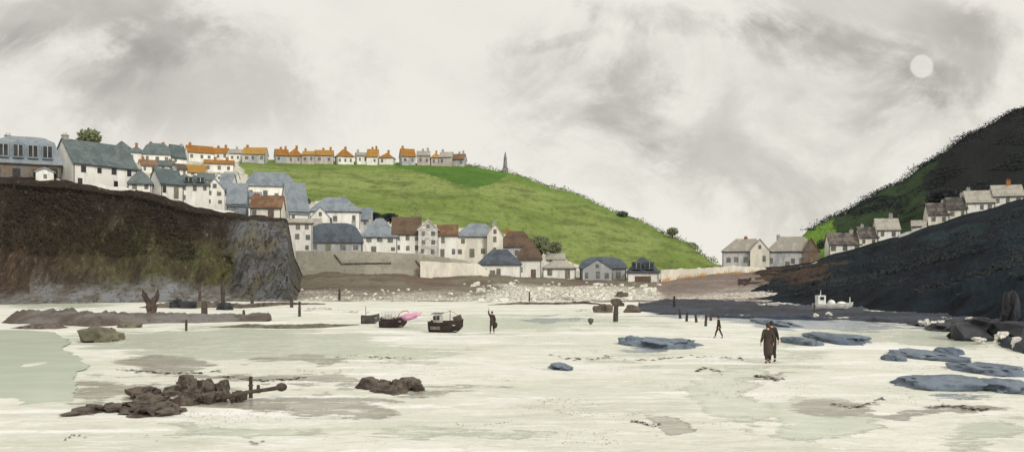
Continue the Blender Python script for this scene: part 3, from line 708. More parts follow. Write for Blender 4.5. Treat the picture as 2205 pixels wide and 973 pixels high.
# ---- rows behind, upper left
house(262, 345, 40, 26, 18, 'hip', 'slate_green', 'white', 'white house with grey hipped roof on the skyline right of the long white house', cols=2, yaw=8)
house(294, 350, 38, 22, 15, 'hip', 'slate_green', 'white', 'white house with small hipped roof and one ochre chimney on the skyline', cols=2, chim=((0, 7),), cm='brick')
house(338, 352, 56, 20, 26, 'dome', 'slate_green', 'white', 'broad house with humped grey and rust roof on the skyline', cols=3, chim=((-.5, 2), (.5, 2)), cm='brick')
house(380, 354, 40, 16, 27, 'gable', 'slate_green', 'white', 'white gabled house with steep grey roof left of the ochre skyline row', yaw=30, gpx=12, cols=2, chim=((.9, 3),))
house(318, 372, 40, 16, 14, 'gable', 'brown', 'white', 'low white house with brown and grey roof in the second row', cols=2, yaw=10, chim=((-.7, 4),), cm='brick')
house(352, 373, 46, 16, 13, 'gable', 'slate_green', 'white', 'low white house with grey roof beside the brown roofed one', cols=3, chim=((.7, 3),), cm='brick')
house(290, 385, 26, 22, 12, 'gable', 'grey_roof', 'white', 'narrow white cottage tucked against the end of the long white house', cols=1, yaw=20)
house(386, 378, 32, 14, 13, 'gable', 'brown_dark', 'cream', 'small cream cottage with dark brown roof above the wide ochre roof', cols=2, yaw=12)
house(268, 366, 30, 16, 13, 'gable', 'slate_green', 'white', 'little white house with grey roof rising just behind the end of the long house', cols=2, yaw=14)
house(330, 396, 30, 16, 14, 'front', 'grey_roof', 'white', 'little white gable behind the pyramid roof and the cliff-edge cottage', cols=1, yaw=8)
house(362, 388, 36, 12, 8, 'gable', 'brown', 'white', 'low white shed with thin rusty roof left of the widest ochre roof', cols=2)
house(398, 402, 30, 16, 14, 'hip', 'slate_green', 'white', 'small white house with grey hipped roof hidden below the widest ochre roof', cols=2)
house(498, 398, 34, 18, 12, 'gable', 'grey_roof', 'white', 'white cottage with pale roof in the gap where the hill path climbs', cols=2, yaw=-10)
house(470, 408, 30, 20, 16, 'front', 'slate', 'white', 'white gable with blue slates behind the tall cottage at the cliff edge', cols=1, yaw=6)
house(545, 446, 34, 22, 12, 'gable', 'slate', 'white', 'white cottage squeezed below the left of the big humped villa', cols=2, d=186)
house(676, 512, 38, 26, 16, 'gable', 'grey_roof', 'white', 'white cottage behind the narrow block above the sea wall', cols=2, d=196, yaw=10)
house(1196, 574, 40, 16, 12, 'gable', 'grey_roof', 'white', 'white cottage with pale roof half hidden behind the low shore cottage', cols=2, d=212)
# ---- ochre roofs on the skyline
SK = [
 (430, 347, 66, 18, 16, 'ochre', 'white', 'long white terrace under a dark ochre roof at the left of the skyline row'),
 (472, 344, 46, 15, 14, 'ochre', 'white', 'white skyline cottage with ochre roof next to the long ochre terrace'),
 (508, 347, 28, 18, 9, 'grey_roof', 'white', 'plain white skyline house with pale roof before the grey walled ochre house'),
 (550, 350, 50, 18, 13, 'ochre', 'grey', 'grey walled skyline house with ochre roof above the left end of the green hill'),
 (606, 350, 34, 16, 15, 'ochre', 'grey', 'grey skyline cottage with ochre roof and a chimney at its left end'),
 (636, 351, 36, 17, 15, 'ochre', 'mauve', 'mauve skyline cottage with ochre roof and central chimney'),
 (666, 352, 30, 18, 9, 'ochre_pale', 'mauve', 'low mauve skyline cottage with thin pale ochre roof'),
 (698, 352, 38, 18, 14, 'ochre', 'mauve', 'skyline house with ochre roof over pinkish walls, right of the thin roofed one'),
 (741, 353, 44, 18, 15, 'ochre', 'white', 'white skyline house with wide ochre roof above the middle of the hill'),
 (779, 353, 30, 17, 8, 'grey_roof', 'white', 'white skyline house with pale grey roof between two ochre ones'),
 (803, 354, 26, 17, 14, 'ochre', 'white', 'small white skyline house with ochre roof and tall chimney'),
 (834, 354, 32, 16, 13, 'ochre', 'white', 'white skyline house with ochre roof left of the last large one'),
 (877, 354, 38, 17, 15, 'ochre', 'grey', 'ochre roofed skyline house with dark gable above the dark green field'),
 (912, 355, 30, 20, 10, 'grey_roof', 'mauve', 'mauve skyline house with grey roof above the dark green field'),
 (938, 356, 24, 18, 11, 'ochre_pale', 'mauve', 'narrow mauve skyline house with small ochre roof'),
 (962, 357, 30, 18, 10, 'grey_roof', 'mauve', 'mauve skyline house with grey roof, last but one of the row'),
 (990, 357, 32, 14, 14, 'brown', 'grey', 'low house with rusty roof at the right end of the skyline row')]
for i, (px, py, w, wl, rf, rm, wm, l) in enumerate(SK):
    k_ = 'hip' if i in (5, 8, 11, 14) else 'gable'; rf += (0, -2, 1, 2, -1, 3, 0, -2, 2, 0, 3, -1, 2, 1, 0, 2, -1)[i]; rm = {3: 'ochre_pale', 7: 'ochre_pale', 10: 'ochre_pale'}.get(i, rm)
    house(px, py+(i*7 % 3-1), w*(.92+.05*(i*5 % 4)), wl, rf, k_, rm, wm, l, d=HILL.ray(px, py+1.5), cols=2+(w > 40), chim=(((-.8, 5),) if i % 3 == 0 else ((.8, 6), (-.1, 4)) if i % 3 == 1 else ((.2, 5),)), cm='brick_ochre' if rm.startswith('ochre') else 'chim_grey', yaw=random.uniform(-14, 14), dep=6, group='houses along the skyline')
house(410, 380, 68, 10, 17, 'gable', 'ochre_pale', 'white', 'long low house with the widest pale ochre roof below the skyline row', cols=4, yaw=-5, chim=((.9, 3),))
house(472, 372, 62, 20, 9, 'gable', 'ochre', 'white', 'white house with thin ochre roof where the green hill begins', cols=3, chim=((-.3, 5), (.6, 5)), cm='brick_ochre')
# ---- lower rows above the cliff edge
house(303, 412, 46, 18, 30, 'cone', 'slate_green', 'white', 'white cottage with pointed grey pyramid roof at the right end of the long house', d=152, cols=2, door='grey', dep=4)
house(358, 426, 72, 32, 32, 'gable', 'slate_green', 'white', 'white gabled cottage with grey roof and dark little windows by the cliff edge', d=156, yaw=33, gpx=26, cols=3, st=1, door='grey', glass='glass', chim=((.9, 4),))
house(420, 438, 58, 42, 22, 'hip', 'slate_green', 'white', 'white house with two grey dormers and a bay beside the cliff edge', d=160, cols=3, st=2, dorm=2, dep=5)
house(463, 444, 40, 36, 24, 'front', 'slate', 'white', 'tall white cottage with its gable facing the beach above the cliff edge', d=164, cols=2, st=2, dep=5)
house(492, 452, 40, 46, 34, 'gable', 'slate', 'white', 'white house with ridged blue slate roof above the slate cliff', d=178, cols=2, st=2, yaw=-20, dep=5)
house(444, 405, 34, 18, 16, 'gable', 'slate_green', 'white', 'little white house with grey roof below the widest ochre roof', cols=2)
house(512, 456, 44, 18, 44, 'gable', 'slate', 'slate', 'slate hung house with steep blue roof and two rusty skylights above the slate cliff', d=172, cols=1, dep=4.5, yaw=-6)
house(577, 474, 72, 28, 26, 'gable', 'brown', 'cream', 'cream cottage with rusty brown tiled roof on top of the slate cliff', d=171, cols=3, door='brown', yaw=-8, dep=5, chim=((-.9, 3),), cm='brick')
house(583, 432, 100, 32, 32, 'dome', 'slate', 'white', 'big white villa with humped blue slate roof against the left of the green hill', cols=4, st=1, dep=7, door='grey', chim=((-.7, 2),))
house(634, 480, 62, 26, 62, 'gable', 'slate', 'white', 'tall house with long steep pale blue slate roof beside the big humped villa', d=196, yaw=24, gpx=20, cols=2, st=1, sidewin=1)
house(640, 545, 66, 66, 8, 'gable', 'grey_roof', 'white', 'tall narrow white block with grey base standing beside the slate cliff', d=184, cols=3, st=3, dep=4)
house(722, 488, 108, 34, 32, 'hip', 'slate', 'white', 'white house with hipped blue slate roof directly below the green slope', d=206, cols=5, st=1, dep=7, door='grey', chim=((.4, 2),))
house(690, 482, 40, 14, 22, 'front', 'slate', 'white', 'small white wing with blue slate gable at the left of the hipped house', d=203, cols=1, dep=3)
house(786, 490, 30, 18, 24, 'gable', 'slate', 'grey', 'small grey house with blue slate roof squeezed right of the hipped house', d=209, cols=1, dep=4)
house(722, 546, 116, 26, 42, 'dome', 'slate_dark', 'grey', 'grey walled house with large dark humped slate roof above the sea wall', d=188, cols=4, st=1, dep=7, door='grey', chim=((.75, 4),))
house(818, 545, 76, 36, 40, 'hip', 'slate', 'white', 'white house with blackened blue slate roof above the middle of the sea wall', d=194, cols=3, st=2, dep=6, door='grey', chim=((-.6, 4),))
house(876, 545, 62, 42, 36, 'gable', 'brown_dark', 'white', 'white house with dark brown tiled roof above the sea wall', d=195, cols=3, st=2, dep=6)
house(922, 552, 42, 58, 20, 'front', 'stonewall', 'stonewall', 'speckled white stone house with gable to the beach beside the brown roofed one', d=194, cols=2, st=3, dep=5)
house(964, 556, 44, 50, 22, 'gable', 'brown', 'white', 'narrow white house with small rusty brown roof on the harbour front', d=197, cols=2, st=2, dep=5, door='grey')
house(1028, 554, 92, 46, 28, 'hip', 'slate', 'cream', 'wide cream house with pale slate roof above the right end of the sea wall', d=199, cols=4, st=2, dep=6, door='grey', chim=((.9, 4),))
house(1066, 552, 34, 46, 24, 'front', 'grey_roof', 'cream', 'cream gabled end house joined to the wide cream house', d=197.5, cols=1, st=2, dep=3)
house(1112, 560, 84, 30, 34, 'hip', 'brown_dark', 'grey', 'house with dark brown and grey hipped roof behind the shore cottages', d=212, cols=3, dep=6, chim=((-.5, 3),), cm='brick')
house(1076, 602, 92, 34, 32, 'hip', 'slate_dark', 'white', 'white cottage with dark blue slate roof at the edge of the shingle', d=192, cols=3, door='grey', dep=6, framed=0, glass='glass_grey')
house(1140, 600, 52, 42, 30, 'dome', 'brown_dark', 'white', 'white cottage with rounded brown-grey roof joined to the dark slate cottage', d=195, cols=3, st=1, dep=5, door='brown')
house(1204, 600, 72, 24, 16, 'hip', 'grey_roof', 'white', 'low white cottage with pale flat roof between two darker roofs', d=197, cols=2, dep=5, door='grey')
house(1298, 608, 100, 32, 24, 'dome', 'slate_dark', 'grey', 'wide grey cottage with black rounded slate roof on the shore', d=196, cols=3, dep=7, door='grey')
house(1286, 609, 62, 30, 20, 'front', 'slate_dark', 'grey', 'grey front gable of the shore cottages, facing the beach', d=193, cols=3, dep=2.5, ov=.2)
house(1384, 619, 68, 34, 32, 'hip', 'slate_dark', 'white', 'white shore house with black pyramid roof, dormers and a brown garage door', d=190, cols=2, dep=6, door='garage', dorm=2, glass='glass')
# ---- right side
house(1606, 576, 100, 36, 27, 'hip', 'grey_roof', 'grey', 'grey house with lichened roof and rusty chimney, nearest the gap in the hills', HEAD, d=231, cols=5, dep=7, chim=((0, 4),), cm='brick', door='grey', glass='glass_grey')
house(1636, 575, 40, 36, 24, 'front', 'grey_roof', 'cream', 'cream gabled wing with ochre stains on the house with rusty chimney', HEAD, d=229.5, cols=2, dep=2.5)
house(1706, 580, 106, 40, 32, 'hip', 'grey_roof', 'grey', 'grey house with long lichened roof in the middle of the valley', HEAD, d=228, cols=5, dep=7, door='grey', chim=((-.6, 3),))
house(1746, 578, 34, 38, 28, 'front', 'brown', 'brownwall', 'brown timbered gable end right of the long lichened roof', HEAD, d=226.5, cols=1, dep=3)
house(1815, 547, 74, 22, 24, 'gable', 'black_roof', 'white', 'low white cottage with blackened roof on the dark headland, nearest the valley', HEAD, d=228, cols=3, dep=6, yaw=10, chim=((.6, 5),))
house(1866, 530, 46, 20, 22, 'gable', 'black_roof', 'cream', 'cream cottage with blackened roof in the middle of the lower headland row', HEAD, d=227, cols=2, dep=6, yaw=10, chim=((-.6, 4),))
house(1908, 515, 54, 21, 24, 'gable', 'grey_roof', 'white', 'white cottage with pale roof and big chimney ending the lower headland row', HEAD, d=226, cols=2, dep=6, yaw=10, chim=((.5, 9),))
house(1978, 498, 28, 12, 11, 'gable', 'grey_roof', 'stonewall', 'tiny stone shed on the headland between the two rows of cottages', HEAD, d=223, cols=1, dep=3, name='shed', cat='shed')
house(2016, 484, 50, 23, 25, 'gable', 'black_roof', 'cream', 'cream cottage with black speckled roof starting the upper headland row', HEAD, d=222, cols=2, dep=6, yaw=10, chim=((.8, 5),))
house(2056, 472, 46, 23, 25, 'gable', 'black_roof', 'cream', 'black roofed cottage second in the upper headland row', HEAD, d=221, cols=2, dep=6, yaw=10, chim=((.9, 8),))
house(2106, 458, 64, 23, 26, 'gable', 'grey_roof', 'white', 'long white cottage with grey roof in the upper headland row', HEAD, d=220, cols=3, dep=6, yaw=10, chim=((-.8, 5),))
house(2166, 444, 66, 23, 24, 'gable', 'grey_roof', 'white', 'white cottage with grey roof at the right edge of the upper headland row', HEAD, d=219, cols=3, dep=6, yaw=10, chim=((.2, 10),), cm='brick')

# ------------------------------------------------------------------ walls
def wall_strip(name, pts, m, label, cat, th=.6, down=1.0, jag=.0, parent=None):
    """pts: (px, py_top, py_bottom, d)"""
    P = []
    for i in range(len(pts)-1):
        for k in range(14):
            f = k/14; P.append([pts[i][j]+(pts[i+1][j]-pts[i][j])*f for j in range(4)])
    P.append(pts[-1]); vs = []; fs = []
    for i, (px, a, b, d) in enumerate(P):
        q = pt(px, a, d); r = pt(px, b, d); j = jag*fbm(q.x*.7, q.y*.7, 1, 4)
        for (y, z) in ((0, r.z-down), (0, q.z+j), (th, q.z+j+.02), (th, r.z-down)): vs.append((q.x, d+y, z))
        if i: o = i*4; fs += [(o-4+k, o+k, o+(k+1) % 4, o-4+(k+1) % 4) for k in range(4)]
    fs += [(3, 2, 1, 0), tuple(len(vs)-4+k for k in range(4))]
    o = ob(name, mk(name, vs, fs, m), parent)
    return tag(o, label, cat) if label else o
sw = wall_strip('sea_wall', [(636, 540, 592, 181), (780, 541, 588, 182), (900, 546, 584, 183), (1000, 560, 588, 184), (1046, 582, 600, 186)], M['seawall'], 'long pale grey stone sea wall below the harbour houses', 'sea wall', .8, 1.5)
bm = bmesh.new()
for (a, b) in (((720, 548), (736, 568)), ((736, 568), (842, 566)), ((895, 560), (908, 578)), ((908, 580), (1040, 584))):
    W_ = lambda x: 181+(x-636)/264*2 if x < 900 else 183+(x-900)/146*3
    p, q = pt(a[0], a[1], W_(a[0])), pt(b[0], b[1], W_(b[0])); v = q-p
    rot = Matrix.Rotation(-math.atan2(v.z, v.x), 3, 'Y'); rot = Matrix.Rotation(math.atan2(v.y, v.x), 3, 'Z') @ rot if abs(v.x) > 1e-6 else rot; bbox(bm, (p+q)/2, (v.length, .5, .28), rot)
ob('ledge', bmk('ledge', bm, M['rock_brown']), sw)
tag(sw, 'long pale grey stone sea wall below the harbour houses', 'sea wall')
wall_strip('stone_wall', [(1640, 582, 606, 214), (1700, 578, 600, 214), (1760, 566, 586, 215), (1840, 544, 562, 218), (1880, 530, 544, 219)], M['stonewall'], 'speckled white stone wall climbing below the valley houses', 'wall', .6, 1.5, .5)
wall_strip('stone_wall', [(1936, 506, 518, 220), (1965, 496, 507, 219.5), (1996, 486, 497, 219)], M['stonewall'], 'short speckled stone wall joining the two rows of headland cottages', 'wall', .6, 1.5, .4)
wall_strip('quay_wall', [(905, 562, 584, 180.5), (960, 565, 585, 181), (1030, 568, 592, 183), (1052, 584, 600, 185)], M['cream'], 'low cream quay wall in front of the right end of the sea wall', 'wall', .6, 1.5, .1)
wall_strip('low_wall', [(1424, 580, 596, 200), (1500, 578, 592, 206), (1580, 572, 588, 212), (1650, 576, 590, 214)], M['cream'], 'low pale wall with ochre reeds above the mauve bank', 'wall', .6, 1.5, .35)
wall_strip('garden_wall', [(640, 470, 484, 200), (668, 474, 486, 200)], M['white'], 'short white garden wall below the steep slate roof', 'wall', .4, 2, .1)
# pale foreshore walling in front of the cliff top houses
wall_strip('garden_wall', [(122, 388, 396, 142), (170, 395, 404, 143.5), (290, 407, 418, 148)], M['white'], 'white garden wall along the cliff edge below the long white house', 'wall', .4, .5, .4)
wall_strip('garden_wall', [(300, 416, 424, 150), (400, 438, 446, 154), (505, 458, 466, 158)], M['white'], 'white boundary wall stepping down the cliff edge below the cottages', 'wall', .4, 2, .3)

# ------------------------------------------------------------------ plants
def leaf_mesh(name, rx, ry, rz, n, size, m, seed, shape=None):
    rr = random.Random(seed); vs = []; fs = []
    for i in range(n):
        while True:
            p = Vector((rr.uniform(-1, 1), rr.uniform(-1, 1), rr.uniform(-1, 1)))
            if .25 < p.length < 1+.3*fbm(p.x*2+seed, p.y*2, p.z*2) and fbm(p.x*2.2+seed*3, p.y*2.2, p.z*2.2) > -.32: break
        c = Vector((p.x*rx, p.y*ry, p.z*rz)); a = Vector((rr.gauss(0, 1), rr.gauss(0, 1), rr.gauss(0, 1))).normalized(); b = a.orthogonal().normalized()
        s = size*rr.uniform(.6, 1.3); k = len(vs)
        vs += [c-a*s, c+b*s*.55, c+a*s, c-b*s*.55]; fs.append((k, k+1, k+2, k+3))
    return mk(name, vs, fs, m)
def bush(px, py, w, h, m, label, land=HILL, d=None, seed=1, name='shrub', cat='shrub', trunk=.04, group=None):
    if d is None: d = land.ray(px, py)
    s = d/F; p = pt(px, py, d); W, H = w*s, h*s
    root = thing(name, p, label, cat, group)
    cr = ob('crown', leaf_mesh('crown', W/2, W*.42, H*(1-trunk)/2, int(900+W*120), .055*min(W, H)+.05, M[m], seed), root); cr.location = (0, 0, H*(1+trunk)/2-(0 if trunk > .2 else H*.14))
    bm = bmesh.new(); btube(bm, [(0, 0, -.6), (.02*W, 0, H*trunk), (0, 0, H*.7)], [.06*W, .045*W, .02*W], 7)
    for q in range(4): btube(bm, [(0, 0, H*trunk), (math.cos(q*1.7)*W*.3, math.sin(q*1.7)*W*.3, H*.75)], [.03*W, .012*W], 5)
    ob('trunk', bmk('trunk', bm, M['bark']), root)
    return root
bush(191, 345, 50, 66, 'leaf_grey', 'round dark tree rising behind the long white cliff-top house', d=190, seed=3, name='tree', cat='tree', trunk=.4)
bush(300, 428, 26, 15, 'leaf_grey', 'grey shrub on the cliff edge below the pyramid roof', d=149, seed=4)
bush(398, 400, 30, 16, 'leaf_grey', 'grey-green shrub between the low ochre roof and the dormer house', seed=5)
bush(840, 476, 40, 20, 'leaf_black', 'dark scrubby bush behind the brown tiled roof at the foot of the green slope', d=214, seed=6)
bush(805, 472, 34, 18, 'leaf_black', 'dark bush above the blackened slate roof', d=213, seed=8)
bush(1165, 545, 44, 44, 'leaf_grey', 'misty grey-green bush right of the dark brown hipped roof', d=214, seed=9)
bush(1196, 545, 30, 30, 'leaf_grey', 'smaller grey bush on the slope above the low white cottage', d=216, seed=10)
bush(660, 438, 20, 12, 'leaf', 'little green bush at the corner of the green slope above the steep roof', seed=11)
bush(1448, 505, 26, 18, 'leaf_grey', 'round bush on the skyline where the hill starts to level off', d=282, seed=12)
bush(1340, 466, 26, 14, 'leaf', 'dark bush in the hedge on the hill skyline', d=316, seed=13)
bush(1484, 540, 40, 22, 'leaf_grey', 'pale grey bush behind the hill crest above the valley', d=276, seed=14)
bush(2036, 448, 80, 50, 'leaf_black', 'large black thicket behind the upper headland cottages', HEAD, d=238, seed=15, trunk=.1)
bush(2110, 425, 90, 30, 'leaf_black', 'dark thicket above the long cottage on the headland', HEAD, d=246, seed=16, trunk=.1)
bush(1770, 540, 24, 30, 'leaf', 'green bush at the tip of the headland behind the brown gable', HEAD, d=246, seed=17)
# hedgerow along the hill crest and scrub along cliff edge / headland crest
def leaf_line(name, label, cat, pts, n, h, size, m, seed, spread=1.0, kind=None):
    rr = random.Random(seed); vs = []; fs = []
    for i in range(n):
        f = rr.random()*(len(pts)-1); k = int(f); f -= k
        a, b = pts[k], pts[k+1]; p = a.lerp(b, f)
        cl = .5+.5*fbm(p.x*.25+seed, p.y*.25, 1, 3)*2
        c = p+Vector((rr.gauss(0, spread), rr.gauss(0, spread), abs(rr.gauss(0, .5))*h*max(.15, cl)))
        a_ = Vector((rr.gauss(0, 1), rr.gauss(0, 1), rr.gauss(0, 1))).normalized(); b_ = a_.orthogonal().normalized(); s = size*rr.uniform(.5, 1.3); q = len(vs)
        vs += [c-a_*s, c+b_*s*.6, c+a_*s, c-b_*s*.6]; fs.append((q, q+1, q+2, q+3))
    o = ob(name, mk(name, vs, fs, M[m]))
    return tag(o, label, cat, kind=kind)
def crest(L, px0, px1, t, n, dd=0):
    out = []
    for i in range(n):
        px = px0+(px1-px0)*i/(n-1); d, z = L.at(px, t); out.append(Vector(((px-CX)/F*d, d+dd, z)))
    return out
leaf_line('hedgerow', 'ragged grey hedgerow running down the hill skyline from the monument', 'hedge', crest(HILL, 1000, 1545, 2, 40), 2600, 1.7, .3, 'leaf_grey', 5, .4)
leaf_line('gorse', 'faint dark gorse slanting down the middle of the green hill', 'gorse', [Vector(((px-CX)/F*HILL.ray(px, py), HILL.ray(px, py), CH+(HZ-py)/F*HILL.ray(px, py))) for px, py in ((838, 362), (850, 385), (872, 420), (890, 450), (908, 482))], 420, .7, .3, 'leaf_grey', 7, 1.3, kind='stuff')
leaf_line('scrub', 'dead brown scrub hanging along the cliff edge', 'scrub', crest(CLIFF, -200, 520, 2.85, 40, -.5), 7000, .4, .13, 'leaf_brown', 9, .7, kind='stuff')
leaf_line('heather', 'dark scrub along the headland crest', 'scrub', crest(HEAD, 1745, 2400, 5, 60), 9000, .7, .3, 'leaf_black', 11, 1.2, kind='stuff')
def scat(name, label, L, px0, px1, t0, t1, n, size, m, seed, kind='stuff', hf=.5, hole=-.05):
    rr = random.Random(seed); vs = []; fs = []
    for i in range(n):
        px = rr.uniform(px0, px1); t_ = rr.uniform(t0, t1); d, z = L.at(px, t_); c0 = Vector(((px-CX)/F*d, d, z))
        if fbm(c0.x*.06+seed, c0.y*.06, 3, 3) < hole: continue
        for q in range(7):
            c = c0+Vector((rr.gauss(0, size), rr.gauss(0, size), rr.uniform(0, 1)*size*hf*2)); a_ = Vector((rr.gauss(0, 1), rr.gauss(0, 1), rr.gauss(0, 1))).normalized(); b_ = a_.orthogonal().normalized(); s = size*.6*rr.uniform(.5, 1.2); k = len(vs)
            vs += [c-a_*s, c+b_*s*.6, c+a_*s, c-b_*s*.6]; fs.append((k, k+1, k+2, k+3))
    return tag(ob(name, mk(name, vs, fs, M[m])), label, 'scrub', kind=kind)
scat('heather', 'black-green scrub covering the lower headland', HEAD, 1660, 2300, 1.0, 2.75, 4500, .42, 'leaf_black', 21)
scat('heather', 'black-green scrub covering the upper headland', HEAD, 1830, 2300, 4.3, 5.0, 4500, .5, 'leaf_black', 23)
scat('bracken', 'brown bracken on the upper face of the cliff', CLIFF, -200, 500, 1.6, 2.82, 5200, .22, 'leaf_brown', 25, hole=-.5)
# ochre reeds by the low wall
rr = random.Random(5); vs = []; fs = []
for i in range(520):
    px = rr.uniform(1426, 1650); d = 199+(px-1424)*.066-rr.uniform(.3, 2); z0 = BANK.zat(px, d)
    if fbm(px*.05, 1, 2) < -.1: continue
    x = (px-CX)/F*d; h = rr.uniform(.5, 1.3); l = rr.uniform(-.4, .7); k = len(vs)
    vs += [(x-.06, d, z0-.2), (x+.06, d, z0-.2), (x+l+.03, d-.1, z0+h)]; fs.append((k, k+1, k+2))
tag(ob('reeds', mk('reeds', vs, fs, M['reed'])), 'ochre reeds along the foot of the low pale wall', 'reeds', kind='stuff')

# ------------------------------------------------------------------ monument
d = HILL.row(1088, 2)[1]; p = pt(1088, 366, d)
mon = thing('monument', p, 'thin pointed stone monument standing alone on the hill skyline', 'monument')
bm = bmesh.new(); bbox(bm, (0, 0, 0), (2.4, 2.4, 1.2)); bbox(bm, (0, 0, .9), (1.9, 1.9, .7)); ob('plinth', bmk('plinth', bm, M['stone']), mon)
bm = bmesh.new(); btube(bm, [(0, 0, 1.2), (0, 0, 4.6)], [.95, .62], 4); ob('shaft', bmk('shaft', bm, M['stone']), mon)
bm = bmesh.new(); btube(bm, [(0, 0, 4.6), (0, 0, 5.2), (0, 0, 7.9)], [.8, .6, .05], 4); ob('spire', bmk('spire', bm, M['stone']), mon)

# ------------------------------------------------------------------ posts and wood
def post(px, py, w, h, label, name='mooring_post', cat='post', lean=0, group=None, d=None, z=0, cap=True):
    if d is None: d = gd(py)
    s = d/F; r = w*s/2; H = h*s
    root = thing(name, ((px-CX)/F*d, d, z), label, cat, group)
    bm = bmesh.new(); btube(bm, [(0, 0, -.4), (lean*H*.3, .01, H*.35), (lean*H*.65, 0, H*.7), (lean*H, 0, H)], [r*1.1, r, r*.92, r*.85], 8)
    for v in bm.verts: v.co += Vector((fbm(v.co.x*4, v.co.z*3, px), fbm(v.co.y*4, v.co.z*3, px+5), 0))*r*.25
    ob('shaft', bmk('shaft', bm, M['timber']), root)
    if cap:
        bm = bmesh.new(); btube(bm, [(lean*H*.55, 0, H*.55), (lean*H*.6, 0, H*.6)], [r*1.35, r*1.35], 8); ob('band', bmk('band', bm, M['rock_brown']), root)
    return root
post(1452, 669, 5, 32, 'thin dark stake at the end of the mauve bank near the brown boulders', 'stake')
post(645, 681, 6, 32, 'short stake on the pale sand just right of the slate cliff', 'stake')
post(628, 662, 7, 24, 'stake close against the right foot of the slate cliff', 'stake')
post(731, 651, 5, 24, 'stake on the shingle above the small grey dinghy', 'stake', d=BANK.ray(731, 648), z=.2)
post(1140, 650, 3, 18, 'thin stake on the shingle right of the boats', 'stake', d=BANK.ray(1140, 650), z=.3)
post(240, 731, 5, 26, 'small black stake standing alone on wet sand beside the olive rock', 'stake')
post(401, 712, 5, 24, 'small black stake in front of the long ledge', 'stake')
post(430, 618, 6, 34, 'dark stake fixed high on the foot of the cliff', 'stake', d=132, z=.4)
post(480, 668, 9, 62, 'tall tapering black post standing on a dark base rock', 'mooring_post', d=100, z=0)
rock(480, 669, 34, 18, M['rock_black'], 'dark base rock around the tall tapering post', 6, d=99, dep=1.6)
rock(376, 664, 26, 26, M['rock_black'], 'pointed black rock left of the small bollard, under the cliff', 2, d=104, dep=1.2, flat=.95)
rock(400, 664, 40, 18, M['rock_black'], 'flat black rock between the pointed rock and the bollard', 8, d=103, dep=1.2)
post(440, 677, 13, 26, 'stubby dark bollard behind the long ledge', 'bollard', 'bollard', d=88)
post(525, 678, 6, 12, 'tiny stump at the right end of the long ledge', 'stump', 'stump', d=84, cap=False)
post(543, 656, 8, 12, 'small dark stump at the foot of the slate cliff', 'stump', 'stump', d=118, cap=False)
post(1325, 692, 11, 33, 'stout weedy black post among the dark boulders on the tide line', 'mooring_post', lean=.06)
for i, (px, py, h, ln) in enumerate([(1465, 686, 22, -.1), (1478, 692, 20, .12), (1500, 694, 18, -.15), (1519, 702, 26, .1), (1530, 690, 16, .2)]):
    post(px, py, 6, h, ['dark leaning stake at the left of the row beyond the walker', 'second stake from the left in the row beyond the walker', 'middle stake of the row beyond the walker', 'tallest stake of the row beyond the walker', 'short stake closest to the walker'][i], 'stake', lean=ln, group='row of stakes in the wet sand', cap=False)
# forked dead trunk
d = 76; s = d/F
root = thing('dead_tree', ((325-CX)/F*d, d, 0), 'forked black dead tree stump in front of the cliff', 'tree stump')
bm = bmesh.new(); btube(bm, [(0, 0, -.3), (.03, 0, .5), (.0, 0, 1.1), (.05, 0, 1.5)], [.28, .36, .5, .34], 9)
for v in bm.verts: v.co += Vector((fbm(v.co.x*3, v.co.z*3, 1), fbm(v.co.y*3, v.co.z*3, 5), 0))*.12
ob('trunk', bmk('trunk', bm, M['bark']), root)
for sx in (-1, 1):
    bm = bmesh.new(); btube(bm, [(0, 0, 1.2), (sx*.38, 0, 1.75), (sx*.55, .05, 2.1), (sx*(.75 if sx < 0 else .6), 0, 2.6)], [.3, .24, .2, .05], 8)
    if sx < 0: btube(bm, [(-.45, 0, 1.9), (-.9, 0, 2.15)], [.14, .03], 6)
    for v in bm.verts: v.co += Vector((fbm(v.co.x*3, v.co.z*3, 1), fbm(v.co.y*3, v.co.z*3, 5), 0))*.08
    ob('limb', bmk('limb', bm, M['bark']), root)
# driftwood pole and stake in the foreground
a, b = gp(478, 846, .35), gp(606, 832, .35)
dw = thing('driftwood_pole', (0, 0, 0), 'long driftwood pole with a knobbed end lying beside the foreground reef', 'driftwood')
a.z = .22; b.z = .34
bm = bmesh.new(); btube(bm, [a, a.lerp(b, .4)+Vector((0, 0, .03)), a.lerp(b, .8), b], [.07, .06, .06, .075], 8); ob('pole', bmk('pole', bm, M['timber']), dw)
bm = bmesh.new(); bmesh.ops.create_icosphere(bm, subdivisions=2, radius=.13, matrix=Matrix.Translation(b) @ Matrix.Diagonal((1.3, 1, 1, 1))); ob('knob', bmk('knob', bm, M['timber'], True), dw)
post(540, 856, 9, 46, 'upright stake with a rounded head beside the driftwood pole', 'stake')
post(556, 846, 8, 18, 'short stub propping the driftwood pole', 'stake', cap=False)
# buoy
p = gp(1272, 698); bu = thing('buoy', p, 'small dark cone shaped buoy stranded on the sand left of the boulders', 'buoy')
bm = bmesh.new(); btube(bm, [(0, 0, .0), (0, 0, .1), (0, 0, .28), (0, 0, .42), (0, 0, .46)], [.05, .14, .22, .22, .12], 12); ob('float', bmk('float', bm, M['rock_brown'], True), bu)
bm = bmesh.new(); btube(bm, [(0, 0, .46), (0, 0, .53)], [.03, .03], 6); ob('ring', bmk('ring', bm, M['timber']), bu)

